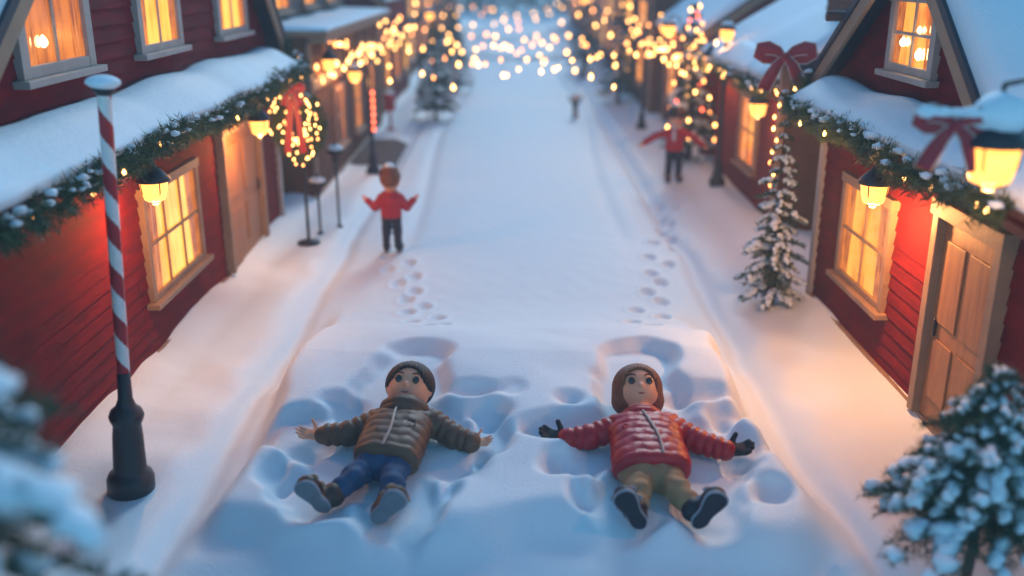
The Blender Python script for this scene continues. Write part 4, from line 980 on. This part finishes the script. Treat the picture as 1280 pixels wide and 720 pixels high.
        def upper(P):
            q = loc(P); F = smax(outline(q, -.006), np.maximum(q[2]*1.0-.0, -q[2]-.05-.035*(1-np.clip(q[0]/(SL/2), -1, 1))), .04)
            F = smin(F, sd_ell(P, c+T*SL*.2-n*.045, (SL*.30, Wd*.86, .06), R), .02)
            F = smin(F, sd_cone(P, heel+T*SL*.22-n*.06, an*.75+(heel+T*SL*.22-n*.06)*.25, Wd*.80, lr[2]*1.12), .03)
            return smax(F, q[2]+.002, .004)
        r_ = SL*.95+.05; sh = sdf_obj('shoe', upper, (c-r_).tolist(), (c+r_).tolist(), .010*J.get('sc',1), mats['shoe'], root)
        sdf_obj('sole', lambda P: sole(P, .001, .018, -.008), (c-r_*.8).tolist(), (c+r_*.8).tolist(), .008*J.get('sc',1), mats['sole'], sh)
        sdf_obj('rim', lambda P: sole(P, -.016, .009, .002), (c-r_*.8).tolist(), (c+r_*.8).tolist(), .008*J.get('sc',1), mats.get('rim', M_SOLERIM), sh)
        st = MB()
        for q0 in (.02, .09):
            b = c+T*q0*SL/.3-n*.05; st.tube([V(b+S*a*Wd*.97-n*math.sqrt(max(0,1-a*a))*.052) for a in np.linspace(-1, 1, 11)], .013, 7)
        st.build('strap', mats.get('strap', M_LEATHER), sh, True)
def lying(name_loc, marks, label, **kw):
    p0 = site(*name_loc); root = empty('person', p0, label, 'person', 'people lying in the snow'); root.rotation_euler = (TILT, 0, 0)
    R = Matrix.Rotation(-TILT, 3, 'X'); J = {}
    for k, v in marks.items():
        J[k] = R @ (site(*v)-p0) if isinstance(v, tuple) and len(v) == 3 and k not in ('fw','hup','wd') and k[0] != '_' else v
    return root, J
rR, J = lying((817,596,0), dict(hem=(816,592,.15), neck=(802,523,.16), sh0=(774,534,.14), el0=(738,546,.10), wr0=(708,549,.09), tip0=(671,541,.10), sh1=(833,531,.14), el1=(872,552,.10), wr1=(908,563,.09), tip1=(945,560,.10),
    hip0=(798,596,.12), kn0=(798,615,.15), an0=(794,638,.12), hip1=(832,595,.12), kn1=(848,614,.15), an1=(866,636,.12), head=(797,487,.22), toe0=(775,614,.34), heel0=(804,661,.045), toe1=(903,616,.34), heel1=(868,660,.045)),
    'child figure in red puffer jacket and black gloves lying in the snow')
J.update(hw=[.285,.27,.26,.225], hd=[.145,.15,.14,.12], ar=[.088,.078,.066], lr=[.108,.092,.078], hr=.17, fw=(.04,-.56,.83), hup=(0,.83,.56), palm=[(0,-.3,1),(0,-.3,1)], thumb=[1,-1], soleN=[(-.12,-1,.3),(.12,-1,.3)], pocket=-.14, wd=(1,0,0))
figure(rR, J, dict(jacket=M_JRED, trousers=M_KHAKI, hair=M_HAIR, shoe=M_SHOEDK, sole=M_SOLEDK, strap=M_SOLERIM), gloves=M_GLOVE, zipc=(.07,-.0))
rL, J = lying((478,582,0), dict(hem=(480,580,.15), neck=(506,519,.16), sh0=(474,527,.14), el0=(436,542,.10), wr0=(402,544,.09), tip0=(366,541,.10), sh1=(539,527,.14), el1=(566,545,.10), wr1=(589,553,.09), tip1=(620,552,.10),
    hip0=(462,582,.12), kn0=(442,597,.15), an0=(420,617,.11), hip1=(493,584,.12), kn1=(490,605,.15), an1=(487,627,.11), head=(512,484,.22), toe0=(374,603,.30), heel0=(410,640,.04), toe1=(502,616,.31), heel1=(467,653,.045)),
    'child figure in brown quilted jacket and blue jeans lying bare handed in the snow')
J.update(hw=[.245,.245,.245,.215], hd=[.14,.145,.14,.12], ar=[.088,.078,.066], lr=[.105,.09,.076], hr=.17, fw=(-.04,-.60,.8), hup=(.12,.8,.6), palm=[(0,-.3,1),(0,-.3,1)], thumb=[1,-1], soleN=[(-.3,-1,.3),(.1,-1,.3)], pocket=.12, wd=(1,.0,0), shoeW=.09)
figure(rL, J, dict(jacket=M_JBROWN, trousers=M_JEANS, hair=M_HAIR2, shoe=M_SHOEBR, sole=M_SOLEGREY), zipc=(-.02,-.02), collar='hood', hair='short')

def standing(x, y, h, label, jac, tro, hairm, arms, turn=0, hat=None, scarf=None, res=.016):
    z0 = gz(x, y)-.01; root = empty('person', (x, y, z0), label, 'person'); root.rotation_euler = (0,0,turn); s = h/1.22
    J = dict(hem=V((0,0,.50))*s, neck=V((0,0,.88))*s, head=V((0,-.01,1.06))*s, hw=[.155*s,.145*s,.15*s,.135*s], hd=[.10*s,.10*s,.10*s,.08*s], ar=[.055*s,.05*s,.043*s], lr=[.078*s,.066*s,.056*s], hr=.125*s,
             fw=(0,-1,0), hup=(0,0,1), wd=(1,0,0), front=-1, sc=s*.6, thumb=[-1,1], palm=[(0,-1,0),(0,-1,0)], soleN=[(0,0,-1),(0,0,-1)], hb=.012, shoeW=.05*s)
    for i, sg in ((0,-1),(1,1)):
        a = arms[i]; J['sh%d'%i] = V((.125*sg,0,.82))*s; J['el%d'%i] = V((.125*sg+a[0][0],a[0][1],.82+a[0][2]))*s; J['wr%d'%i] = V((.125*sg+a[1][0],a[1][1],.82+a[1][2]))*s
        D = (J['wr%d'%i]-J['el%d'%i]).normalized(); J['tip%d'%i] = J['wr%d'%i]+D*.13*s
        J['hip%d'%i] = V((.075*sg,0,.50))*s; J['kn%d'%i] = V((.08*sg,-.01,.29))*s; J['an%d'%i] = V((.085*sg,.01,.10))*s
        J['heel%d'%i] = V((.085*sg,.06,.02))*s; J['toe%d'%i] = V((.10*sg,-.13,.02))*s
    figure(root, J, dict(jacket=jac, trousers=tro, hair=hairm, shoe=M_SHOEDK, sole=M_SOLEDK), h=res, quilt=.07*s, quiltd=.006, hair='short')
    if hat:
        m = MB(); hc = J['head']; m.lathe([(.15*s,.03*s),(.155*s,.05*s),(.15*s,.09*s),(.135*s,.095*s),(.125*s,.15*s),(.09*s,.19*s),(.02*s,.20*s)], hc, 18); ho = m.build('hat', hat, root, True)
        v, f = blobs([hc+V((0,0,.20*s))], [(.08*s,.08*s,.045*s)], sub=2); raw('snow', v, f, M_SNOW, ho, True)
    if scarf:
        m = MB(); c = J['neck']+V((0,0,.015*s)); m.tube([c+V((math.cos(a)*.085*s, math.sin(a)*.08*s, .01*math.sin(3*a))) for a in np.linspace(0,2*math.pi,20)], .03*s, 8)
        m.tube([c+V((-.03*s,-.09*s,-.01)), c+V((-.04*s,-.125*s,-.10*s)), c+V((-.03*s,-.125*s,-.19*s))], .028*s, 8); m.build('scarf', scarf, root, True)
    return root
standing(2.84, 16.7, 1.3, 'child in red jumper and pale scarf standing by the decorated tree, arms out', M_KNIT, M_DARKCLOTH, M_HAIR2,
    [((-.20,0,-.06),(-.38,-.02,-.17)), ((.17,0,-.08),(.33,-.02,-.20))], hat=M_HAIR2, scarf=M_CANDYWHITE)
standing(-1.60, 12.4, 1.14, 'child in dark red coat seen from behind, snow on the brown hat', M_JRED, M_DARKCLOTH, M_HAIR,
    [((-.10,0,-.15),(-.19,-.02,-.05)), ((.10,0,-.15),(.20,-.02,-.06))], turn=math.pi, hat=M_HAIR)
# far pair: a seated child and a small one next to the tracks, hazy
standing(1.62, 24.8, .62, 'tiny hazy figure of a child with arms raised far up the street', M_DARKCLOTH, M_DARKCLOTH, M_HAIR2, [((-.14,0,.10),(-.22,0,.26)), ((.14,0,.12),(.24,0,.28))], turn=.3, res=.02)

# ------------------------------------------------------------------ trees
def conifer(h, rad, n_tiers, nb, seed, ln=.07, wd=.008, n_per=8, snow=.6, sub=1, low=.1, twigs=9, droop=.22, gap=.15):
    """returns trunk MB, crown verts/faces, snow verts/faces in local coordinates"""
    R = np.random.default_rng(seed); T = MB(); T.tube([(0,0,-.1),(0.01*h,0,h*.3),(0,.008*h,h*.65),(0,0,h*.98)], [h*.022, h*.018, h*.01, h*.003], 10)
    B = []; D = []; cs = []; rs = []; fr = []
    for t in range(n_tiers):
        q = (t+.3)/n_tiers; zt = h*(low+(1-low)*q**.92); L0 = rad*(1-q)**.82*(.9+.1*math.sin(t*2.4)) + .03*rad
        m = max(4, int(nb*(1-q*.55))); ph = R.uniform(0, 6.28)
        for b in range(m):
            if R.uniform() < gap*.5: continue
            a = ph+2*math.pi*(b+R.uniform(-.3,.3))/m; L = L0*R.uniform(.68, 1.15); dr = droop*R.uniform(.6, 1.5)
            dx = np.array([math.cos(a), math.sin(a), 0]); sd = np.array([-math.sin(a), math.cos(a), 0])
            def P(u): return dx*L*u+np.array([0,0,zt+ (.12*u-dr*u*u*1.6)*L + R.uniform(-.003,.003)])
            T.tube([P(0), P(.5), P(1)], [h*.006, h*.004, h*.0015], 5, caps=False)
            nt = max(3, int(twigs*(.4+.6*L/rad)))
            for k in range(nt):
                u = .12+.86*(k+.5)/nt; p = P(u); tl = L*.42*(1-u*.75)*R.uniform(.7, 1.2)
                for s in (-1, 1):
                    d = dx*.75+sd*s*R.uniform(.6,1.0)+np.array([0,0,-.18*R.uniform()]); d /= np.linalg.norm(d); ns = max(2, int(tl/(ln*.42)))
                    for w_ in range(ns): B.append(p+d*tl*(w_+.5)/ns+np.array([0,0,-.15*tl*((w_+.5)/ns)**2])); D.append(d)
                B.append(p); D.append(dx)
            if R.uniform() < snow:
                for (u, lr_, wr_) in ((.28,.13,.08),(.46,.15,.10),(.64,.15,.12),(.80,.13,.10),(.94,.09,.07)):
                    if R.uniform() < .18: continue
                    e = 1e-2; tg = P(min(1,u+.05))-P(u-.05); tg /= np.linalg.norm(tg); sdv = sd; nn = np.cross(tg, sdv)
                    cs.append(P(u)+np.array([0,0,.02*L+.010])+sd*R.uniform(-.11,.11)*L); rs.append((lr_*L*R.uniform(.8,1.2), wr_*L*R.uniform(.8,1.2)+.008, (.055*L+.012)*R.uniform(.8,1.3))); fr.append(np.stack([tg, sdv, nn], 1))
    v, f = needles_at(np.array(B), np.array(D), n_per, ln, wd, .55, seed); sv = blobs(cs, rs, sub=sub, noise=.55, frames=fr) if cs else None
    return T, (v, f), sv
def tree(loc, h, rad, tiers, nb, seed, label, group=None, lights=0, cat='tree', name='spruce_tree', mat=None, star=False, **kw):
    T, (v, f), sv = conifer(h, rad, tiers, nb, seed, **kw); z0 = gz(loc[0], loc[1])
    root = empty(name, (loc[0], loc[1], z0), label, cat, group); T.build('trunk', M_BARK, root, True)
    cr = raw('crown', v, f, mat or M_NEEDLE, root)
    if sv: raw('snow', sv[0], sv[1], M_SNOW, cr, True)
    R = random.Random(seed)
    for i in range(lights):
        z = h*(.12+.85*(i+.5)/lights); r = rad*(1-(z/h-.05))**.82*R.uniform(.75,.98); a = i*2.4+R.uniform(-.3,.3); bulb(root, (r*math.cos(a), r*math.sin(a), z), .026, R.choice([M_BULB, M_BULBA, M_BULB, M_BULBR]))
    return root
GT = 'snowy spruces along the street'
tree((2.62, 4.75), 1.56, .62, 12, 13, 31, 'snow laden spruce in the bottom right corner of the picture', None, ln=.055, wd=.006, n_per=9, snow=.8, sub=2, twigs=13, low=.40, droop=.3)
tree((-1.95, 2.5), 3.95, 1.22, 30, 15, 32, 'blurred snow laden spruce at the left edge, closest to the viewer', None, ln=.055, wd=.006, n_per=8, snow=.6, sub=2, twigs=12, low=.05, droop=.3)
tree((2.90, 10.2), 2.1, .46, 15, 9, 33, 'slender snowy spruce under the red bow beside the right house', None, ln=.045, wd=.006, n_per=9, snow=.8, sub=2, twigs=8, low=.06, droop=.3)
tree((3.35, 18.2), 2.95, .62, 15, 10, 34, 'decorated christmas tree with coloured lights behind the child in red', None, lights=40, ln=.07, wd=.012, n_per=7, snow=.6, twigs=7)
tree((-1.95, 24.6), 2.45, .66, 13, 10, 35, 'dark hazy spruce standing at the left kerb beside the post box', GT, ln=.09, wd=.018, n_per=6, snow=.45, twigs=6)
tree((-1.75, 30.5), 2.5, .6, 12, 9, 36, 'fainter spruce behind the dark one at the left kerb', GT, ln=.1, wd=.024, n_per=5, snow=.45, twigs=5)
tree((3.0, 27.5), 2.9, .75, 12, 9, 37, 'hazy spruce on the right kerb behind the slim street lamp', GT, ln=.1, wd=.024, n_per=5, snow=.45, twigs=5)
tree((2.75, 37), 3.0, .8, 12, 9, 38, 'pale distant spruce on the right kerb', GT, ln=.11, wd=.03, n_per=5, snow=.4, twigs=5)
tree((-2.6, 40), 3.2, .85, 12, 9, 39, 'pale distant spruce on the left kerb', GT, ln=.11, wd=.03, n_per=5, snow=.4, twigs=5)
R_ = random.Random(3)
for i in range(7):
    x = -4+i*1.35; tree((x+R_.uniform(-.3,.3), 86+R_.uniform(-3,8)), R_.uniform(4.5, 7), R_.uniform(1.4, 2), 10, 8, 60+i, 'faint snowy spruce in the row closing the far end of the street', 'trees at the far end of the street', ln=.35, wd=.09, n_per=4, snow=.35, twigs=4)

# ------------------------------------------------------------------ air, light, camera
m, nt, out = nodemat('haze_air'); pv = N(nt, 'ShaderNodeVolumePrincipled'); pv.inputs['Color'].default_value = (.72,.90,1,1); pv.inputs['Density'].default_value = HAZE; pv.inputs['Anisotropy'].default_value = .1
nt.links.new(pv.outputs[0], out.inputs['Volume'])
hz = MB(); hz.box((-60,-12,-1.6), (60,130,9.5)); ho = hz.build('haze', m); tag(ho, kind='stuff')
w = bpy.data.worlds.new('World'); scene.world = w; w.use_nodes = True; nt = w.node_tree; nt.nodes.clear()
sk = nt.nodes.new('ShaderNodeTexSky'); sk.sky_type = 'NISHITA'; sk.sun_disc = False; sk.sun_elevation = math.radians(SUN_EL); sk.sun_rotation = math.radians(SUN_ROT); sk.ozone_density = 6; sk.air_density = 1.0; sk.dust_density = 0
bg = nt.nodes.new('ShaderNodeBackground'); bg.inputs[1].default_value = SKY; wo = nt.nodes.new('ShaderNodeOutputWorld'); mx = nt.nodes.new('ShaderNodeMix'); mx.data_type = 'RGBA'; mx.blend_type = 'MULTIPLY'; mx.inputs[0].default_value = 1; mx.inputs[7].default_value = (.68,1.04,.95,1); nt.links.new(sk.outputs[0], mx.inputs[6]); nt.links.new(mx.outputs[2], bg.inputs[0]); nt.links.new(bg.outputs[0], wo.inputs[0])
sl = bpy.data.lights.new('sun', 'SUN'); sl.energy = SUN_E; sl.angle = math.radians(14); sl.color = (.78,.95,1); so = bpy.data.objects.new('sun', sl); col.objects.link(so)
# light travels from the sun position (rotation clockwise from +Y) downwards
a = math.radians(SUN_ROT); e = math.radians(SUN_LAMP_EL); dsun = V((math.sin(a)*math.cos(e), math.cos(a)*math.cos(e), math.sin(e)))
so.rotation_euler = (-dsun).to_track_quat('-Z', 'Y').to_euler(); so.location = (0,0,30)
cam = bpy.data.cameras.new('camera'); cam.sensor_width = 36; cam.lens = F_PX/1280*36; cam.clip_end = 2000; cam.clip_start = .05
cam.dof.use_dof = True; cam.dof.focus_distance = 7.85; cam.dof.aperture_fstop = cam.lens/1000/APER; cam.dof.aperture_blades = 0
co = bpy.data.objects.new('camera', cam); col.objects.link(co); co.location = (0,0,CAM_H); co.rotation_euler = (math.pi/2-PITCH, 0, 0); scene.camera = co
vs_ = scene.view_settings; scene.display_settings.display_device = 'sRGB'; vs_.view_transform = 'Standard'; vs_.look = 'None'; vs_.gamma = 1; vs_.exposure = EXPO
cy = scene.cycles; cy.use_denoising = True; cy.max_bounces = 4; cy.diffuse_bounces = 2; cy.glossy_bounces = 2; cy.transmission_bounces = 2; cy.volume_bounces = 1; cy.volume_step_rate = 4; cy.sample_clamp_indirect = 4
for o in bpy.data.objects:
    if o.type == 'MESH' and o.name.split('.')[0] == 'snow' and o.parent and o.parent.name.split('.')[0] in ('foliage','crown','ribbon_bow'): o['kind'] = 'stuff'
    if '_o' in o.keys(): del o['_o']
